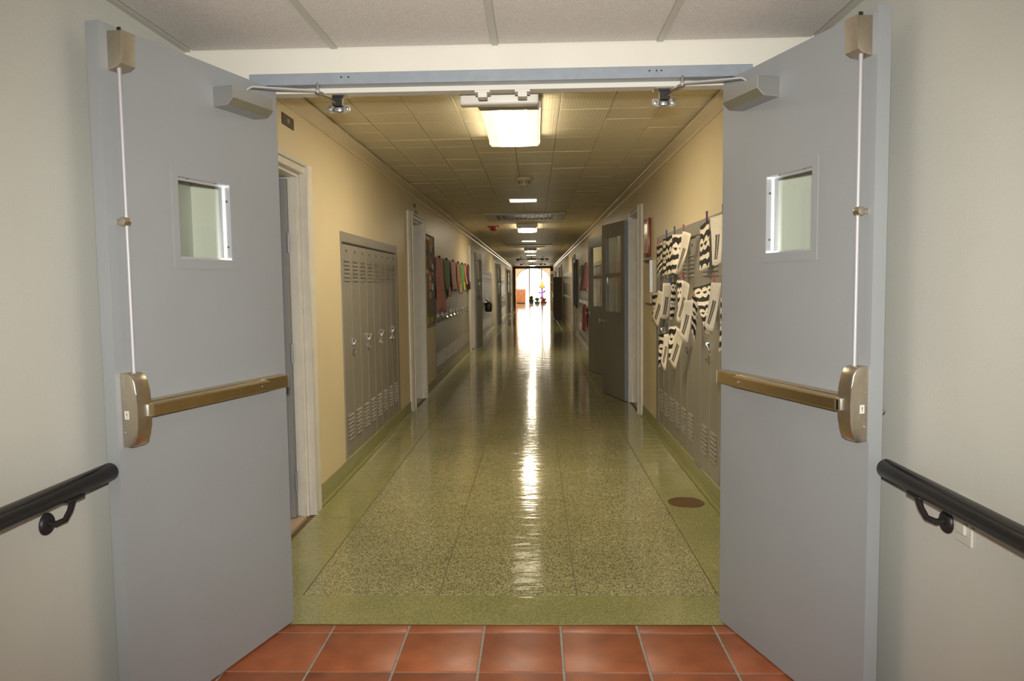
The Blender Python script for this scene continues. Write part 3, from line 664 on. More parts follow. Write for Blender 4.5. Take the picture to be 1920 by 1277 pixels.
# ================================================================== CLASSROOM DOORS
def casing(side, y0, y1, h, label, w=0.165, out=0.042):
    """painted timber casing with jambs and head around an opening"""
    root = empty('door_casing', (side*WX, (y0+y1)/2, 0.0)); tag(root, label, 'door casing', kind='structure'); yc = (y0+y1)/2
    f = lambda u, ww, z: (-side*ww, u-yc, z)
    for a, b2 in ((y0-w, y0), (y1, y1+w)):
        inner = 1 if a >= y1 else 0
        q = MB(f); pr = [(0, 0), (0, out), (0.02, out), (0.026, out-0.010), (0.07, out-0.012), (w-0.045, out-0.004), (w-0.025, out-0.012), (w-0.012, out-0.02), (w, out-0.022), (w, 0)]
        q.prism(pr, (lambda p, d, t: (a+p if inner else b2-p, d, t)), 0.0005, h+0.06).obj('side_casing', 'casing_paint', root)
    q = MB(f); q.box(y0, y1, 0.0, out-0.012, h, h+0.040, 0.004); q.obj('head_casing', 'casing_paint', root)
    q = MB(f); q.box(y0, y1, 0.0, out, h+0.040, h+0.060, 0.003); q.obj('back_band', 'casing_paint', root)
    q = MB(f); q.box(y0, y0+0.02, -0.40, 0, 0.0005, h); q.obj('jamb', 'casing_paint', root)
    q = MB(f); q.box(y1-0.02, y1, -0.40, 0, 0.0005, h); q.box(y1-0.034, y1-0.02, -0.045, -0.012, 0.0005, h, 0.001); q.obj('jamb', 'casing_paint', root)
    q = MB(f); q.box(y0+0.02, y1-0.02, -0.40, 0, h-0.02, h); q.obj('head_jamb', 'casing_paint', root)
    q = MB(f); q.box(y0+0.02, y1-0.02, -0.40, -0.01, -0.02, 0.004); q.obj('sill', 'threshold_wood', root)
    return root
lab = ['white painted door casing under the brown room sign', 'white painted door casing between first lockers and cork board', 'painted door casing before the leaf with glass past the banners',
       'painted door casing between third and fourth locker banks', 'painted door casing past the long far locker bank', 'painted door casing by the bright corridor end']
for (a, b2, h), l in zip(LDOORS, lab): casing(-1, a, b2, h, l)
lab = ['white painted door casing beside the red framed plaque', 'painted door casing behind the first open glazed door', 'painted door casing past the framed notice board',
       'painted door casing by the far dark cabinet', 'painted door casing beyond the last paper-art side lockers', 'painted door casing next to the far portal post']
for (a, b2, h), l in zip(RDOORS, lab): casing(1, a, b2, h, l, 0.125 if a < 9 else 0.165)

def leaf(name, hx, hy, dirx, diry, W_, H_, knob_side, label, m='class_door_paint'):
    """a hinged leaf from (hx,hy) along (dirx,diry): solid below, two panes above"""
    d = Vector((dirx, diry)).normalized(); ang = math.atan2(d.y, d.x)
    root = empty(name, (hx, hy, 0.008), ang); tag(root, label, 'door', kind='structure')
    t = 0.022; st = 0.13
    panes = [(st, W_-st, 1.02, 1.44), (st, W_-st, 1.49, H_-0.16)]
    MB().slab(0, W_, 0, H_, -t, t, panes, lambda u, w, z: (u, w, z)).obj('door_leaf', m, root)
    for u0, u1 in ((-0.002, 0.0), (W_, W_+0.002)): MB().box(u0, u1, -t, t, 0, H_).obj('door_edge', 'frame_grey', root)
    for p in panes:
        g = MB().box(p[0], p[1], -0.003, 0.003, p[2], p[3]).obj('pane', 'glass', root)
    for sgn in (-1, 1):
        MB().lathe([(0.030, 0), (0.030, 0.004), (0.012, 0.008), (0.010, 0.030), (0.026, 0.040), (0.029, 0.052), (0.022, 0.064), (0.004, 0.068)], lambda x, y, h: (W_-0.065+x, sgn*(t+h), 0.90+y), 14).obj('door_knob', 'steel', root, True)
    for zz in (0.22, 1.05, 1.86): MB().tube([(-0.004, -t, zz-0.05), (-0.004, -t, zz+0.05)], 0.008, 8).obj('hinge', 'steel', root, True)
    return root
leaf('door_3', 1.180, 5.80, -0.167, 0.69, 0.80, 2.085, 1, 'open glazed classroom door nearest the red framed plaque', 'class_door_paint')
leaf('door_4', 1.178, 8.28, -0.165, 0.69, 0.80, 2.085, 1, 'open glazed classroom door just past the one by the red plaque', 'class_door_paint')
leaf('door_5', -1.180, 13.68, 0.075, 1.0, 0.86, 2.085, 1, 'dark open glazed classroom door just past the coloured banners')
leaf('door_6', -1.175, 22.95, 0.10, 1.0, 0.86, 2.085, 1, 'dark open glazed door after the third locker bank')
leaf('door_7', -1.175, 32.8, 0.12, 1.0, 0.86, 2.085, 1, 'dark open glazed door after the long far locker bank')
leaf('door_8', 1.172, 29.3, -0.20, 1.0, 0.86, 2.085, 1, 'dark open glazed door past the far dark cabinet')
leaf('door_9', 1.172, 37.6, -0.24, 1.0, 0.86, 2.085, 1, 'dark open glazed door on the paper-art side before the portal')
# leaves standing in the openings of the first two casings on the left
def inner_leaf(name, x, y, rz, W_, label):
    root = empty(name, (x, y, 0.008), rz); tag(root, label, 'door', kind='structure')
    MB().box(0, W_, -0.022, 0.022, 0, 1.99).obj('door_leaf', 'inner_door_paint', root)
    for zz in (0.22, 0.98, 1.62):
        MB().tube([(-0.010, 0.020, zz-0.055), (-0.010, 0.020, zz+0.055)], 0.009, 8).obj('hinge', 'inner_door_paint', root, True)
    MB().lathe([(0.028, 0), (0.010, 0.01), (0.010, 0.03), (0.028, 0.042), (0.026, 0.06), (0.004, 0.064)], lambda xx, yy_, h: (W_-0.065+xx, -(0.022+h), 0.90+yy_), 14).obj('door_knob', 'steel', root, True)
mat('inner_door_paint', (0.24, 0.24, 0.24), 0.4, vary=(5, 0.05))
inner_leaf('door_10', -1.300, 1.415, pi-0.03, 0.86, 'pale grey door standing open inside the casing under the brown room sign')
inner_leaf('door_11', -1.42, 5.355, pi/2, 0.80, 'closed pale door set deep in the casing before the cork board')

# ================================================================== CEILING FITTINGS
def wrap_light(y, L_, label):
    root = empty('ceiling_light', (-0.010, y, CH-0.003)); tag(root, label, 'ceiling light', 'surface fluorescent lights along the corridor')
    MB().box(-0.188, 0.188, 0, L_, -0.035, 0, 0.004).obj('housing', 'white_plastic', root)
    e = [(-0.190, -0.03), (-0.186, -0.062), (-0.174, -0.080), (0.174, -0.080), (0.186, -0.062), (0.190, -0.03)]
    for yy0, yy1 in ((-0.006, 0.004), (L_-0.004, L_+0.006)):
        MB().prism(e, lambda p, q, t: (p, t, q), yy0, yy1).obj('end_plate', 'white_plastic', root)
    def strip(p0, p1, m, name='lens_side'):
        q = MB(); q.prism([p0, p1, (p1[0]*0.99, p1[1]+0.004), (p0[0]*0.99, p0[1]+0.004)], lambda p, z, t: (p, t, z), 0.004, L_-0.004); q.obj(name, m, root)
    for s in (-1, 1):
        strip((s*0.185, -0.034), (s*0.182, -0.062), 'lens_vertical'); strip((s*0.182, -0.062), (s*0.168, -0.080), 'lens_side'); strip((s*0.168, -0.080), (s*0.105, -0.081), 'lens_mid', 'lens_edge')
    strip((-0.105, -0.081), (0.105, -0.081), 'lens_core', 'diffuser')
for k, (y, l) in enumerate(((1.60, 'nearest the double doorway, behind the white box'), (11.0, 'just past the first ceiling grille'), (20.3, 'just past the second ceiling grille'), (29.6, 'between the two track bars'), (37.8, 'nearest the far portal'))):
    wrap_light(y, 1.18, 'glowing surface-mounted fluorescent light on the corridor ceiling '+l)
def recess_light(y, label):
    root = empty('recessed_light', (-0.01, y, CH-0.003)); tag(root, label, 'ceiling light', 'small recessed lights along the corridor')
    MB().slab(-0.215, 0.205, 0, 0.42, -0.008, 0, [(-0.18, 0.17, 0.035, 0.385)], lambda u, w, z: (u, z, w)).obj('light_frame', 'cream_detector', root)
    MB().box(-0.179, 0.169, 0.036, 0.384, -0.006, 0.0).obj('diffuser', 'lens_recess', root)
recess_light(6.9, 'small lit square panel between smoke detector and first grille')
recess_light(16.3, 'small lit square panel between second fluorescent light and second grille')
recess_light(25.6, 'small lit square panel past the third fluorescent light')
def grille(y, label):
    root = empty('ceiling_grille', (-0.02, y, CH-0.003)); tag(root, label, 'grille', 'air grilles across the corridor ceiling')
    MB().slab(-0.625, 0.625, 0, 1.15, -0.022, 0, [(-0.46, 0.46, 0.12, 1.03)], lambda u, w, z: (u, z, w)).obj('grille_frame', 'grille_metal', root)
    MB().box(-0.46, 0.46, 0.12, 1.03, -0.0015, 0.0).obj('duct_shade', 'dark_plastic', root)  # black sheet stands in for the shade behind the blades
    src = None
    for i in range(14):
        if src is None: src = MB().prism([(0, 0), (0.010, 0), (0.016, -0.024), (0.006, -0.024)], lambda p, q, t: (p, t, q), 0.12, 1.03).obj('grille_blade', 'grille_metal', root); o = src
        else: o = inst('grille_blade', src, (0, 0, 0), root)
        o.location = (-0.452+i*0.0675, 0, -0.0)
mat('grille_metal', (0.42, 0.38, 0.30), 0.4, 0.1)
grille(8.9, 'wide slatted metal air grille before the second fluorescent light'); grille(18.2, 'wide slatted metal air grille before the third fluorescent light')
sd = empty('smoke_detector', (0.028, 5.07, CH-0.003)); tag(sd, 'round cream smoke detector on the corridor ceiling', 'smoke detector')
MB().lathe([(0.098, 0), (0.098, -0.010), (0.088, -0.024), (0.060, -0.034)], lambda x, y, h: (x, y, h), 28).obj('base', 'cream_detector', sd, True)
MB().lathe([(0.056, -0.034), (0.054, -0.060), (0.048, -0.064)], lambda x, y, h: (x, y, h), 24).obj('sensor_chamber', 'cream_detector', sd, True)
b = MB()
for k in range(10):
    t = 2*pi*k/10; b.box(0.055*cos(t)-0.010, 0.055*cos(t)+0.010, 0.055*sin(t)-0.010, 0.055*sin(t)+0.010, -0.054, -0.040)
b.obj('vent_slot', 'dark_plastic', sd)
MB().lathe([(0.050, -0.064), (0.050, -0.074), (0.040, -0.082), (0.006, -0.084)], lambda x, y, h: (x, y, h), 24).obj('cap', 'cream_detector', sd, True)
al = empty('fire_alarm', (-0.65, 11.45, CH-0.003)); tag(al, 'small dark red alarm sounder on the corridor ceiling', 'alarm')
MB().box(-0.11, 0.11, -0.07, 0.07, -0.018, 0, 0.003).obj('mounting_plate', 'red_plastic', al)
MB().lathe([(0.078, -0.018), (0.072, -0.05), (0.05, -0.085), (0.006, -0.09)], lambda x, y, h: (x, y, h), 18).obj('sounder', 'red_plastic', al, True)
for y, l in ((27.2, 'thin dark track bar with small lamps, nearer one'), (34.5, 'thin dark track bar with small lamps close to the portal')):
    tr = empty('track_bar', (0, y, CH-0.003)); tag(tr, l, 'track light')
    MB().tube([(-0.55, 0, -0.10), (0.62, 0, -0.10)], 0.014, 8).obj('bar', 'dark_plastic', tr)
    for x in (-0.42, 0.0, 0.45): MB().tube([(x, 0, -0.10), (x, 0, 0)], 0.012, 8).obj('stem', 'dark_plastic', tr)
    for x in (-0.55, 0.42, 0.62): MB().lathe([(0.03, -0.08), (0.05, -0.10), (0.065, -0.15), (0.06, -0.152)], lambda a, b_, h, x=x: (x+a, b_, h), 14).obj('lamp_head', 'dark_plastic', tr, True)
# white box hung just behind the doorway head
ex = empty('exit_sign_box', (-0.011, 0.30, 2.128)); tag(ex, 'blank white plastic box hanging under the ceiling just behind the doorway head', 'sign box')
MB().box(-0.166, 0.166, -0.032, 0.032, 0.0, 0.20, 0.010, 3).obj('case', 'box_white', ex, True)
MB().box(-0.05, 0.05, -0.03, 0.03, 0.20, CH-0.003-2.128, 0.003).obj('hanger', 'box_white', ex)

# ================================================================== WALL FITTINGS
def plate(name, side, y0, y1, z0, z1, label, digits):
    root = empty(name, (side*WX, (y0+y1)/2, z0)); tag(root, label, 'room sign'); w = (y1-y0)/2; h = z1-z0
    f = lambda u, ww, z: (-side*ww, u, z)
    MB(f).box(-w, w, 0, 0.006, 0, h, 0.0015, 1).obj('plate', 'sign_brown', root)
    cu = bpy.data.curves.new('room_number', 'FONT'); cu.body = digits; cu.size = h*0.52; cu.align_x = 'CENTER'; cu.align_y = 'CENTER'; cu.extrude = 0.0004
    t = bpy.data.objects.new('room_number', cu); COL.objects.link(t); t.parent = root; t.data.materials.append(MATS['sign_text'])
    t.location = (-side*0.0066, 0.0, h/2); t.rotation_euler = (pi/2, 0, pi/2 if side < 0 else -pi/2)
    dg = bpy.context.evaluated_depsgraph_get(); me = bpy.data.meshes.new_from_object(t.evaluated_get(dg))
    n = bpy.data.objects.new('room_number', me); COL.objects.link(n); n.parent = root; n.location = t.location; n.rotation_euler = t.rotation_euler
    if not me.materials: me.materials.append(MATS['sign_text'])
    bpy.data.objects.remove(t)
plate('room_sign', -1, 1.185, 1.38, 2.262, 2.325, 'brown room number sign high above the first white casing', '103')
plate('room_sign', -1, 5.66, 5.79, 2.262, 2.308, 'small brown room number sign, upper one above the second casing', '105')
plate('room_sign', -1, 5.77, 5.90, 2.198, 2.238, 'small brown room number sign, lower one above the second casing', '105')
# cork board
bb_ = empty('bulletin_board', (-WX, 6.76, 0.84)); tag(bb_, 'tall framed cork board covered with paper scraps beside the second casing', 'bulletin board')
f = lambda u, w, z: (w, u, z)
MB(f).box(-0.415, 0.415, 0, 0.012, 0.02, 1.186).obj('cork_panel', 'cork', bb_)
MB(f).slab(-0.44, 0.44, 0, 1.206, 0, 0.026, [(-0.41, 0.41, 0.03, 1.176)], f if False else (lambda u, w, z: (u, w, z))).obj('board_frame', 'frame_dark', bb_)
cols = ['white', 'blue', 'rose', 'olive', 'purple', 'teal', 'orange', 'cream', 'green', 'grey', 'pink', 'yellow', 'brown']
rs = random.Random(3)
for k in range(46):
    u = rs.uniform(-0.34, 0.34); z = rs.uniform(0.40, 1.12) if k > 3 else rs.uniform(0.07, 0.12)
    w, h = rs.uniform(0.03, 0.075), rs.uniform(0.02, 0.06); c = cols[k % len(cols)] if k > 3 else 'yellow'
    MB(f).box(u-w, u+w, 0.0125, 0.0145+k*0.0002, max(0.035, z-h), min(1.17, z+h)).obj('paper_scrap', 'paper_'+c, bb_)
MB(f).box(-0.30, 0.10, 0.0128, 0.0150, 1.115, 1.155).obj('title_strip', 'paper_white', bb_)
MB(f).box(0.10, 0.40, 0.0128, 0.0150, 0.36, 0.40).obj('paper_scrap', 'paper_blue', bb_)
# notice board further down the other wall
nb = empty('notice_board', (WX, 17.2, 0.75)); tag(nb, 'dark framed notice board standing proud of the paper-art side wall', 'notice board')
f2 = lambda u, w, z: (-w, u, z)
MB(f2).slab(-0.55, 0.42, 0, 1.25, 0, 0.07, [(-0.49, 0.36, 0.06, 1.19)], lambda u, w, z: (u, w, z)).obj('board_frame', 'frame_dark', nb)
MB(f2).box(-0.49, 0.36, 0, 0.02, 0.06, 1.19).obj('cork_panel', 'cork', nb)
MB(f2).box(-0.40, 0.30, 0.021, 0.024, 0.10, 0.75).obj('paper_scrap', 'paper_red', nb); MB(f2).box(-0.40, 0.30, 0.021, 0.024, 0.80, 1.15).obj('paper_scrap', 'paper_grey', nb)
# red plaque and clear sheet holder by the right casing
pq = empty('framed_plaque', (WX, 4.46, 1.63)); tag(pq, 'glossy dark red framed plaque above the clear sheet holder', 'plaque')
MB(f2).box(-0.15, 0.15, 0, 0.028, 0, 0.36, 0.006, 2).obj('plaque_board', 'red_wood', pq, True)
MB(f2).slab(-0.12, 0.12, 0.03, 0.33, 0.028, 0.031, [(-0.105, 0.105, 0.045, 0.315)], lambda u, w, z: (u, w, z)).obj('plaque_rim', 'brass', pq)
MB(f2).box(-0.10, 0.10, 0.0282, 0.0296, 0.05, 0.31).obj('plaque_face', 'red_wood', pq)
sh = empty('sheet_holder', (WX, 4.42, 1.16)); tag(sh, 'metal edged sheet holder with white pages below the red plaque', 'sheet holder')
MB(f2).box(-0.22, 0.22, 0, 0.008, 0, 0.43).obj('backing', 'grey_plate', sh)
MB(f2).box(-0.19, 0.17, 0.008, 0.016, 0.02, 0.40).obj('page_stack', 'paper_cream', sh)
MB(f2).box(-0.235, -0.21, 0, 0.034, 0.12, 0.43, 0.004).obj('metal_edge', 'closer_silver', sh); MB(f2).box(-0.22, 0.22, 0.008, 0.030, 0.425, 0.437, 0.002).obj('top_clip', 'frame_dark', sh)
# ---- coloured paper banners over the second locker bank
def banner(side, y0, y1, z0, z1, col, label, group, notch=0.0, tagc=None):
    rs = random.Random(int(y0*37)); X = side*(WX-0.014)
    root = empty('paper_banner', (X, (y0+y1)/2, z0)); tag(root, label, 'banner', group)
    yc = (y0+y1)/2; ph = rs.uniform(0, 6)
    def fn(u, v):
        w = 0.020+0.016*sin(u*9+ph)*(1-v)+0.03*(1-v)**2
        zz = z0+(z1-z0)*v+(notch*max(0, 1-abs(u-0.6)/0.18) if v == 0 else 0)+0.02*sin(u*14+ph)*(1-v)
        yy_ = yc+(u-0.5)*(y1-y0)*(1+0.07*sin(v*5+ph))
        return (-side*w, yy_-yc, zz-z0)
    q = MB(); q.grid(14, 12, fn); o = q.obj('sheet', 'paper_'+col, root, True); sm = o.modifiers.new('thickness', 'SOLIDIFY'); sm.thickness = 0.002
    MB().box(min(0, -side*0.03), max(0, -side*0.03), -0.012, 0.012, z1-z0-0.02, z1-z0+0.025, 0.002).obj('clip', 'paper_black', root)
    if tagc:
        MB().box(min(-side*0.056, -side*0.058), max(-side*0.056, -side*0.058), -0.13, 0.12, 0.02, 0.16).obj('note', 'paper_'+tagc, root)
g = 'coloured banners over the second locker bank'
for a, b2, z0, c, t, l in ((7.27, 8.03, 1.00, 'pink', None, 'longest faded pink paper banner beside the cork board'), (8.10, 8.93, 1.18, 'green', 'rose', 'dark green paper banner between two pink ones'),
                        (8.98, 9.84, 1.28, 'rose', None, 'shorter rose pink paper banner after the dark green one'), (9.92, 10.60, 1.24, 'brown', 'cream', 'orange-brown paper banner with a cream note'),
                        (10.66, 11.26, 1.27, 'lime', 'yellow', 'bright green paper banner next to the orange-brown one'), (11.30, 11.80, 1.36, 'orange', None, 'narrow orange paper banner next to the bright green one'),
                        (11.95, 12.48, 1.28, 'purple', 'mauve', 'dark purple paper banner at the end of the row')):
    banner(-1, a, b2, z0, 1.765, c, l, g, 0.05, t)
g = 'banners behind the open glazed doors'
for a, b2, z0, z1, c, l in ((11.6, 12.5, 1.22, 1.80, 'pink', 'pink paper banner behind the open glazed doors'), (12.65, 13.7, 1.25, 1.80, 'mauve', 'mauve paper banner behind the open glazed doors'),
                         (13.9, 15.0, 1.22, 1.78, 'olive', 'olive green paper banner behind the open glazed doors'), (12.9, 14.2, 0.35, 0.90, 'red', 'dark red cloth hanging low over the locker latches')):
    banner(1, a, b2, z0, z1, c, l, g)

# ---- paper art clipped to the right-hand lockers
Z4 = lambda x, y: (1200+0.2507*x, 380+0.2507*y)
sheet_n = 0
def sheet(corners, m, xl, xr, label, cat, group, curl=0.02, layer=0):
    """corners (tl,tr,br,bl) as photo points; left edge hangs at X=xl, right edge at X=xr"""
    tl, tr, br, bl = [Z4(*c) for c in corners]
    P = [inv(*tl, 0, xl), inv(*tr, 0, xr), inv(*br, 0, xr), inv(*bl, 0, xl)]
    c = (P[0]+P[1])/2; q = MB()
    bow = 0.016*(abs(xr-xl) > 0.03)
    def fn(u, v):
        t = P[3].lerp(P[2], u); tt = P[0].lerp(P[1], u); p = t.lerp(tt, v)
        p = p-c; p.x -= curl*(1-v)**2*(0.3+0.7*sin(pi*u)); p.x += bow*sin(pi*u)
        p.z -= 0.012*sin(pi*u)*(1-v)
        return tuple(p)
    q.grid(8, 10, fn); o = q.obj('art_sheet' if m.startswith('art') else 'score_sheet', m, None, True)
    o.location = c; sm = o.modifiers.new('thickness', 'SOLIDIFY'); sm.thickness = 0.0012
    tag(o, label, cat, group)
def pin(x, y, X, c, label):
    p = inv(*Z4(x, y), 0, X); root = empty('clothespin', p); root.scale = (0.75, 0.75, 0.8); tag(root, label, 'clothespin', 'clothespins holding the paper art')
    for s in (-1, 1):
        MB().prism([(s*0.001, -0.030), (s*0.007, -0.028), (s*0.009, 0.0), (s*0.014, 0.045), (s*0.009, 0.047), (s*0.001, 0.002)], lambda a, z, t: (t, a, z), -0.006, 0.006).obj('prong', 'pin_'+c, root)
    MB().lathe([(0.005, -0.008), (0.005, 0.008)], lambda a, b_, h: (h, a, b_), 10).obj('spring', 'steel', root)
for nm, c in dict(purple=(0.12, 0.03, 0.13), blue=(0.02, 0.03, 0.13), red=(0.30, 0.02, 0.02), pink=(0.40, 0.10, 0.10), grey=(0.06, 0.06, 0.07), orange=(0.55, 0.2, 0.02)).items(): mat('pin_'+nm, c, 0.4)
TOP = 'in the top row'; MID = 'in the middle row'; LOW = 'in the lowest row'
_cnt = {}
def A(l):
    _cnt['a'+l] = _cnt.get('a'+l, 0)+1; return ('%s black and white pattern sheet from the red plaque %s' % (ORD[_cnt['a'+l]], l), 'art sheet', 'pattern sheets '+l)
def N(l):
    _cnt['n'+l] = _cnt.get('n'+l, 0)+1; return ('%s cream score sheet from the red plaque %s' % (ORD[_cnt['n'+l]], l), 'score sheet', 'score sheets '+l)
sheet([(124, 300), (166, 290), (168, 500), (130, 572)], 'art_0', 1.190, 1.205, *A(TOP))
sheet([(172, 275), (206, 262), (206, 530), (176, 545)], 'art_3', 1.180, 1.195, *A(TOP))
sheet([(190, 268), (246, 238), (248, 520), (200, 540)], 'art_1', 1.170, 1.185, *A(TOP))
sheet([(240, 240), (322, 234), (318, 520), (250, 525)], 'art_2', 1.120, 1.175, *A(TOP))
sheet([(318, 214), (381, 240), (318, 540), (285, 500)], 'note_sheet', 1.130, 1.165, *N(TOP), curl=0.05)
sheet([(450, 180), (515, 125), (525, 480), (448, 510)], 'art_1', 1.180, 1.205, *A(TOP))
sheet([(524, 110), (628, 74), (620, 445), (552, 465)], 'note_sheet', 1.150, 1.195, *N(TOP), curl=0.03)
sheet([(88, 672), (140, 660), (130, 885), (98, 905)], 'art_0', 1.190, 1.214, *A(MID))
sheet([(138, 655), (182, 700), (142, 935), (98, 860)], 'note_sheet', 1.150, 1.185, *N(MID), curl=0.03)
sheet([(172, 602), (242, 600), (222, 862), (155, 858)], 'note_sheet', 1.130, 1.205, *N(MID), curl=0.02)
sheet([(236, 595), (268, 600), (262, 860), (228, 870)], 'art_3', 1.175, 1.214, *A(MID))
sheet([(274, 582), (322, 580), (322, 800), (290, 840)], 'art_2', 1.170, 1.190, *A(MID))
sheet([(318, 580), (368, 625), (330, 905), (284, 860)], 'note_sheet', 1.130, 1.170, *N(MID), curl=0.04)
sheet([(332, 730), (398, 728), (372, 1048), (308, 975)], 'note_sheet', 1.090, 1.140, *N(MID), curl=0.04)
sheet([(388, 700), (430, 730), (420, 1050), (392, 960)], 'art_1', 1.160, 1.195, *A(MID))
sheet([(396, 638), (532, 596), (560, 968), (500, 972)], 'art_3', 1.130, 1.195, *A(MID), curl=0.03)
sheet([(532, 598), (606, 602), (562, 968), (500, 910)], 'note_sheet', 1.120, 1.165, *N(MID), curl=0.04)
sheet([(604, 705), (640, 690), (640, 1090), (600, 1105)], 'art_0', 1.190, 1.214, *A(MID))
sheet([(140, 985), (212, 970), (175, 1215), (142, 1230)], 'art_1', 1.165, 1.214, *A(LOW))
sheet([(180, 985), (218, 975), (200, 1258), (165, 1190)], 'note_sheet', 1.130, 1.160, *N(LOW), curl=0.03)
sheet([(214, 928), (278, 922), (272, 1170), (220, 1180)], 'art_2', 1.160, 1.214, *A(LOW))
sheet([(276, 930), (322, 1005), (275, 1248), (228, 1180)], 'note_sheet', 1.130, 1.165, *N(LOW), curl=0.03)
for x, y, X, c, l in ((138, 300, 1.18, 'pink', 'pink clothespin on the farthest top-row sheet'), (198, 240, 1.165, 'blue', 'blue clothespin on the top row'), (258, 215, 1.175, 'grey', 'dark grey clothespin on the top row'),
                      (325, 205, 1.14, 'pink', 'pink clothespin on the curled top-row score sheet'), (500, 110, 1.175, 'purple', 'purple clothespin beside the post between locker banks'), (622, 60, 1.175, 'purple', 'purple clothespin on the big score sheet by the grey door'),
                      (155, 650, 1.19, 'purple', 'purple clothespin on the middle row'), (232, 592, 1.185, 'blue', 'blue clothespin on the middle row'), (325, 560, 1.16, 'red', 'red clothespin under the top-row score sheet'),
                      (555, 580, 1.15, 'pink', 'pink clothespin on the large jagged pattern sheet'), (388, 715, 1.19, 'orange', 'orange clothespin on the middle row'), (200, 940, 1.14, 'grey', 'dark grey clothespin on the lowest row')):
    pin(x, y, X, c, l)
# floor drain cover
dr = empty('floor_cover', (1.062, 1.71, 0.0)); tag(dr, 'round brown floor cover plate near the paper-art lockers', 'floor cover')
MB().lathe([(0.113, 0.0), (0.113, 0.002), (0.108, 0.0035), (0.004, 0.0035)], lambda x, y, h: (x, y, h), 40).obj('cover', 'drain_brown', dr)
MB().lathe([(0.009, 0.0035), (0.008, 0.005)], lambda x, y, h: (x-0.05, y, h), 10).obj('screw', 'brass', dr)
# dark cabinet far along the right wall, bag hung on a far locker
cbn = empty('storage_cabinet', (1.04, 27.3, 0.0)); tag(cbn, 'tall dark cabinet standing against the far corridor wall', 'cabinet')
MB().box(-0.19, 0.15, -0.45, 0.45, 0.06, 1.66, 0.008).obj('cabinet_body', 'end_trim', cbn)
MB().box(-0.20, -0.19, -0.44, -0.005, 0.08, 1.64, 0.003).obj('cabinet_door', 'end_trim', cbn); MB().box(-0.20, -0.19, 0.005, 0.44, 0.08, 1.64, 0.003).obj('cabinet_door', 'end_trim', cbn)
MB().box(-0.17, 0.14, -0.42, 0.42, 0.0, 0.06).obj('plinth', 'dark_plastic', cbn); MB().box(-0.225, -0.20, -0.03, -0.02, 0.85, 1.0).obj('handle', 'steel', cbn)
bg = empty('shoulder_bag', (-1.09, 17.2, 0.80)); tag(bg, 'dark bag hanging from a latch of the third locker bank', 'bag')
MB().box(-0.10, 0.07, -0.30, 0.30, -0.13, 0.12, 0.04, 3).obj('bag_body', 'dark_plastic', bg, True)
MB().tube([(0.02, -0.26, 0.08), (-0.08, -0.10, 0.17), (-0.10, 0, 0.19), (-0.08, 0.10, 0.17), (0.02, 0.26, 0.08)], 0.012, 8).obj('strap', 'dark_plastic', bg, True)

# ================================================================== FAR END: portal and sunlit hall
pf = empty('portal_frame', (0, YE, 0)); tag(pf, 'dark wooden portal frame at the far corridor end', 'portal frame')
for s in (-1, 1): MB().box(min(s*WX, s*(WX-0.17)), max(s*WX, s*(WX-0.17)), -0.12, 0.10, 0.0, CH-0.13).obj('post', 'end_trim', pf)
MB().box(-WX, WX, -0.12, 0.10, CH-0.13, CH-0.001).obj('lintel', 'end_trim', pf)
YW = 53.5
hf = box('floor_hall', 'hall_floor' if False else 'terrazzo_chip', -3.2, 3.2, YE, YW+0.4, -0.12, -0.002); tag(hf, 'pale shining floor of the bright far hall', 'floor', kind='structure')
for s, n in ((-1, 'left'), (1, 'right')):
    tag(box('wall_hall_'+n, 'end_wall', min(s*3.0, s*3.2), max(s*3.0, s*3.2), YE, YW, 0, 3.6), 'orange side wall of the bright far hall', 'wall', kind='structure')
    tag(box('wall_hall_front_'+n, 'end_wall', min(s*(WX+0.4), s*3.2), max(s*(WX+0.4), s*3.2), YE-0.1, YE, 0, 3.6), 'hall wall flanking the portal', 'wall', kind='structure')
tag(box('wall_hall_top', 'end_wall', -1.7, 1.7, YE-0.02, YE+0.1, CH+0.02, 3.6), 'hall wall above the portal', 'wall', kind='structure')
tag(MB().slab(-3.2, 3.2, YE, YW, 3.4, 3.6, [(-1.4, 1.4, 48.9, 52.0)], lambda u, w, z: (u, z, w)).obj('ceiling_hall', 'end_wall'), 'ceiling of the bright far hall with an opening added to light it', 'ceiling', kind='structure')  # roof opening out of view, added so sky light brightens the hall
# end wall with an arched opening
b = MB(); AX, AS, AT = 1.20, 1.95, 2.62
arch = [(AX*cos(t), AS+(AT-AS)*sin(t)) for t in [pi*k/16 for k in range(17)]]
pts_o = [(-3.2, 0.0), (-AX, 0.0)]+[(x, z) for x, z in reversed(arch)]+[(AX, 0.0), (3.2, 0.0), (3.2, 3.6), (-3.2, 3.6)]
for sgn, (xa, xb) in ((-1, (-3.2, -AX)), (1, (AX, 3.2))): b.box(xa, xb, YW, YW+0.3, 0, 3.6)
for (x1, z1), (x0, z0) in zip(arch, arch[1:]):
    b.prism([(x0, z0), (x1, z1), (x1, 3.6), (x0, 3.6)], lambda p, q, t: (p, t, q), YW, YW+0.3)
tag(b.obj('wall_end', 'end_wall'), 'orange end wall with a wide bright arched window', 'wall', kind='structure')
wn = empty('window_1', (0, YW+0.15, 0)); tag(wn, 'tall arched window full of daylight at the far end', 'window', kind='structure')
for x, h in ((-0.30, 2.58), (0.62, 2.50)): MB().box(x-0.045, x+0.045, -0.04, 0.04, 0.0, h).obj('mullion', 'end_trim', wn)
rim = MB(); rim.tube([(x*0.985, 0.0, z-0.02) for x, z in arch], 0.035, 8); rim.obj('arch_rim', 'end_trim', wn)
for x0, x1, h in ((-1.19, -0.345, 1.95), (-0.255, 0.575, 2.5), (0.665, 1.19, 1.95)): MB().box(x0, x1, -0.003, 0.003, 0.02, h).obj('pane', 'glass', wn)
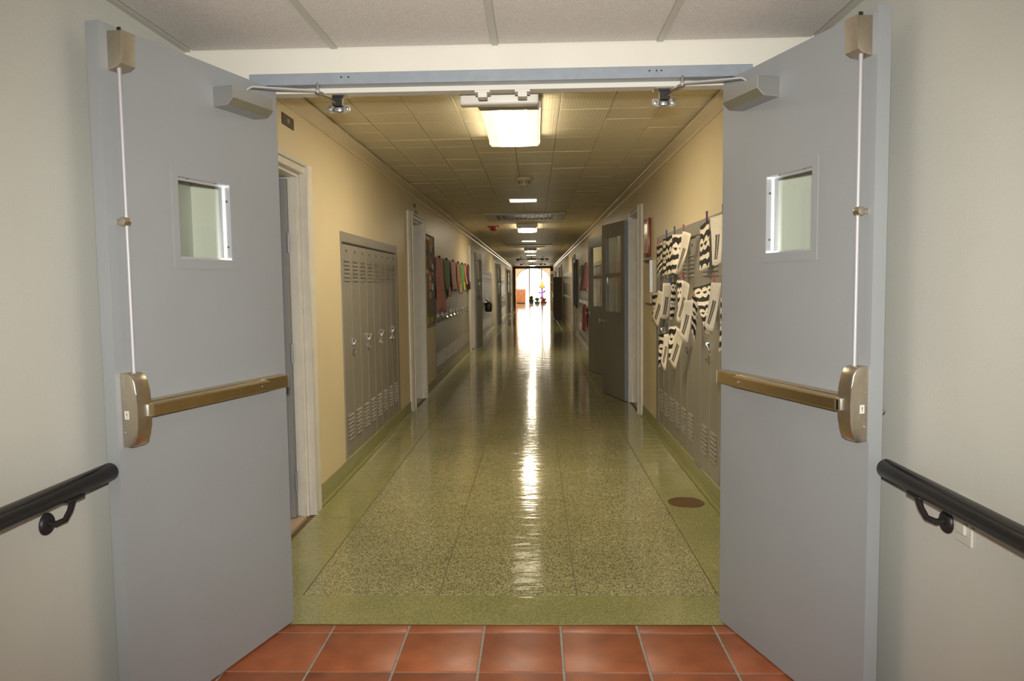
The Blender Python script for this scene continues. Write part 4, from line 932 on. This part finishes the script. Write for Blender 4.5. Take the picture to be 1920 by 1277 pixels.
cb2 = empty('wooden_cabinet', (-0.93, 52.6, 0.0)); tag(cb2, 'orange wooden cabinet in front of the arched window', 'cabinet')
MB().box(-0.33, 0.36, -0.3, 0.3, 0.05, 1.02, 0.01).obj('cabinet_body', 'wood_orange', cb2); MB().box(-0.35, 0.38, -0.32, 0.32, 1.02, 1.06, 0.008).obj('cabinet_top', 'wood_orange', cb2)
for s in (0, 1): MB().box(-0.31+s*0.335, 0.005+s*0.335, -0.315, -0.30, 0.10, 0.98, 0.004).obj('cabinet_door', 'wood_orange', cb2)
MB().box(-0.30, 0.33, -0.27, 0.27, 0.0, 0.05).obj('plinth', 'end_trim', cb2)
sgn_ = empty('exit_sign', (-0.02, 47.5, 2.46)); tag(sgn_, 'dark red hanging sign in front of the arched window', 'sign')
MB().box(-0.27, 0.27, -0.04, 0.04, 0.0, 0.14, 0.01).obj('sign_case', 'red_plastic', sgn_); MB().tube([(0, 0, 0.14), (0, 0, 0.94)], 0.015, 8).obj('stem', 'end_trim', sgn_)
def plant(x, y, pot_r, pot_h, cols_, n, h, spread, label):
    rs = random.Random(int(x*100)+5); root = empty('potted_plant', (x, y, 0.0)); tag(root, label, 'plant')
    MB().lathe([(pot_r*0.8, 0), (pot_r, pot_h), (pot_r*0.9, pot_h), (pot_r*0.85, pot_h*0.9)], lambda a, b_, hh: (a, b_, hh), 16).obj('pot', cols_[0], root, True)
    for k in range(n):
        t = rs.uniform(0, 2*pi); r = rs.uniform(0.1, 1)*spread; zt = pot_h*0.9+rs.uniform(0.3, 1)*h
        p0 = Vector((r*0.2*cos(t), r*0.2*sin(t), pot_h*0.85)); p1 = Vector((r*cos(t), r*sin(t), zt)); sd_ = Vector((-sin(t), cos(t), 0))*0.075
        q = MB(); mid = p0.lerp(p1, 0.55)+Vector((0, 0, 0.05)); vs = [q.bm.verts.new(v) for v in (p0, mid+sd_, p1, mid-sd_, mid+Vector((0, 0, 0.012)))]
        for a, b_ in ((0, 1), (1, 2), (2, 3), (3, 0)): q.bm.faces.new([vs[a], vs[b_], vs[4]])
        q.obj('leaf', cols_[1+k % (len(cols_)-1)], root)
plant(-0.16, 51.2, 0.19, 0.32, ['pot_black', 'leaf_green'], 44, 0.34, 0.26, 'bushy green plant in a black pot by the window mullion')
plant(0.26, 50.6, 0.22, 0.18, ['paper_teal', 'leaf_green', 'paper_olive'], 44, 0.34, 0.30, 'low green plant in a teal pot in front of the window')
plant(0.72, 51.4, 0.26, 0.17, ['paper_red', 'leaf_green', 'paper_olive', 'paper_yellow'], 44, 0.30, 0.34, 'low yellow and green plant in a red pot below the paper flower')
fw = empty('paper_flower', (0.62, 52.5, 0.0)); tag(fw, 'tall violet and yellow paper flower standing among the plants', 'decoration')
MB().tube([(0, 0, 0.0), (0.01, 0, 0.7), (0, 0, 1.15)], [0.09, 0.07, 0.06], 10).obj('stem', 'paper_violet', fw, True)
MB().lathe([(0.02, 1.05), (0.16, 1.14), (0.14, 1.30), (0.08, 1.48), (0.03, 1.75)], lambda x, y, h: (x, y, h), 14).obj('bloom', 'paper_yellow', fw, True)
for k, (dx, dz, zz) in enumerate(((-0.24, 0.20, 1.08), (0.24, 0.20, 1.08), (-0.28, 0.10, 0.72), (0.30, 0.24, 0.72), (-0.15, -0.25, 0.55), (0.16, -0.25, 0.5))):
    q = MB(); p0 = Vector((0, 0, zz)); p1 = Vector((dx, -0.02, zz+dz)); n_ = Vector((-dz, 0, dx)).normalized()*0.085; m_ = p0.lerp(p1, 0.6)
    vs = [q.bm.verts.new(v) for v in (p0, m_+n_, p1, m_-n_)]; ws = [q.bm.verts.new(v.co+Vector((0, 0.02, 0))) for v in vs]
    q.bm.faces.new(vs); q.bm.faces.new(ws[::-1])
    for i in range(4): q.bm.faces.new([vs[i], vs[(i+1) % 4], ws[(i+1) % 4], ws[i]])
    q.obj('petal', 'paper_violet', fw)
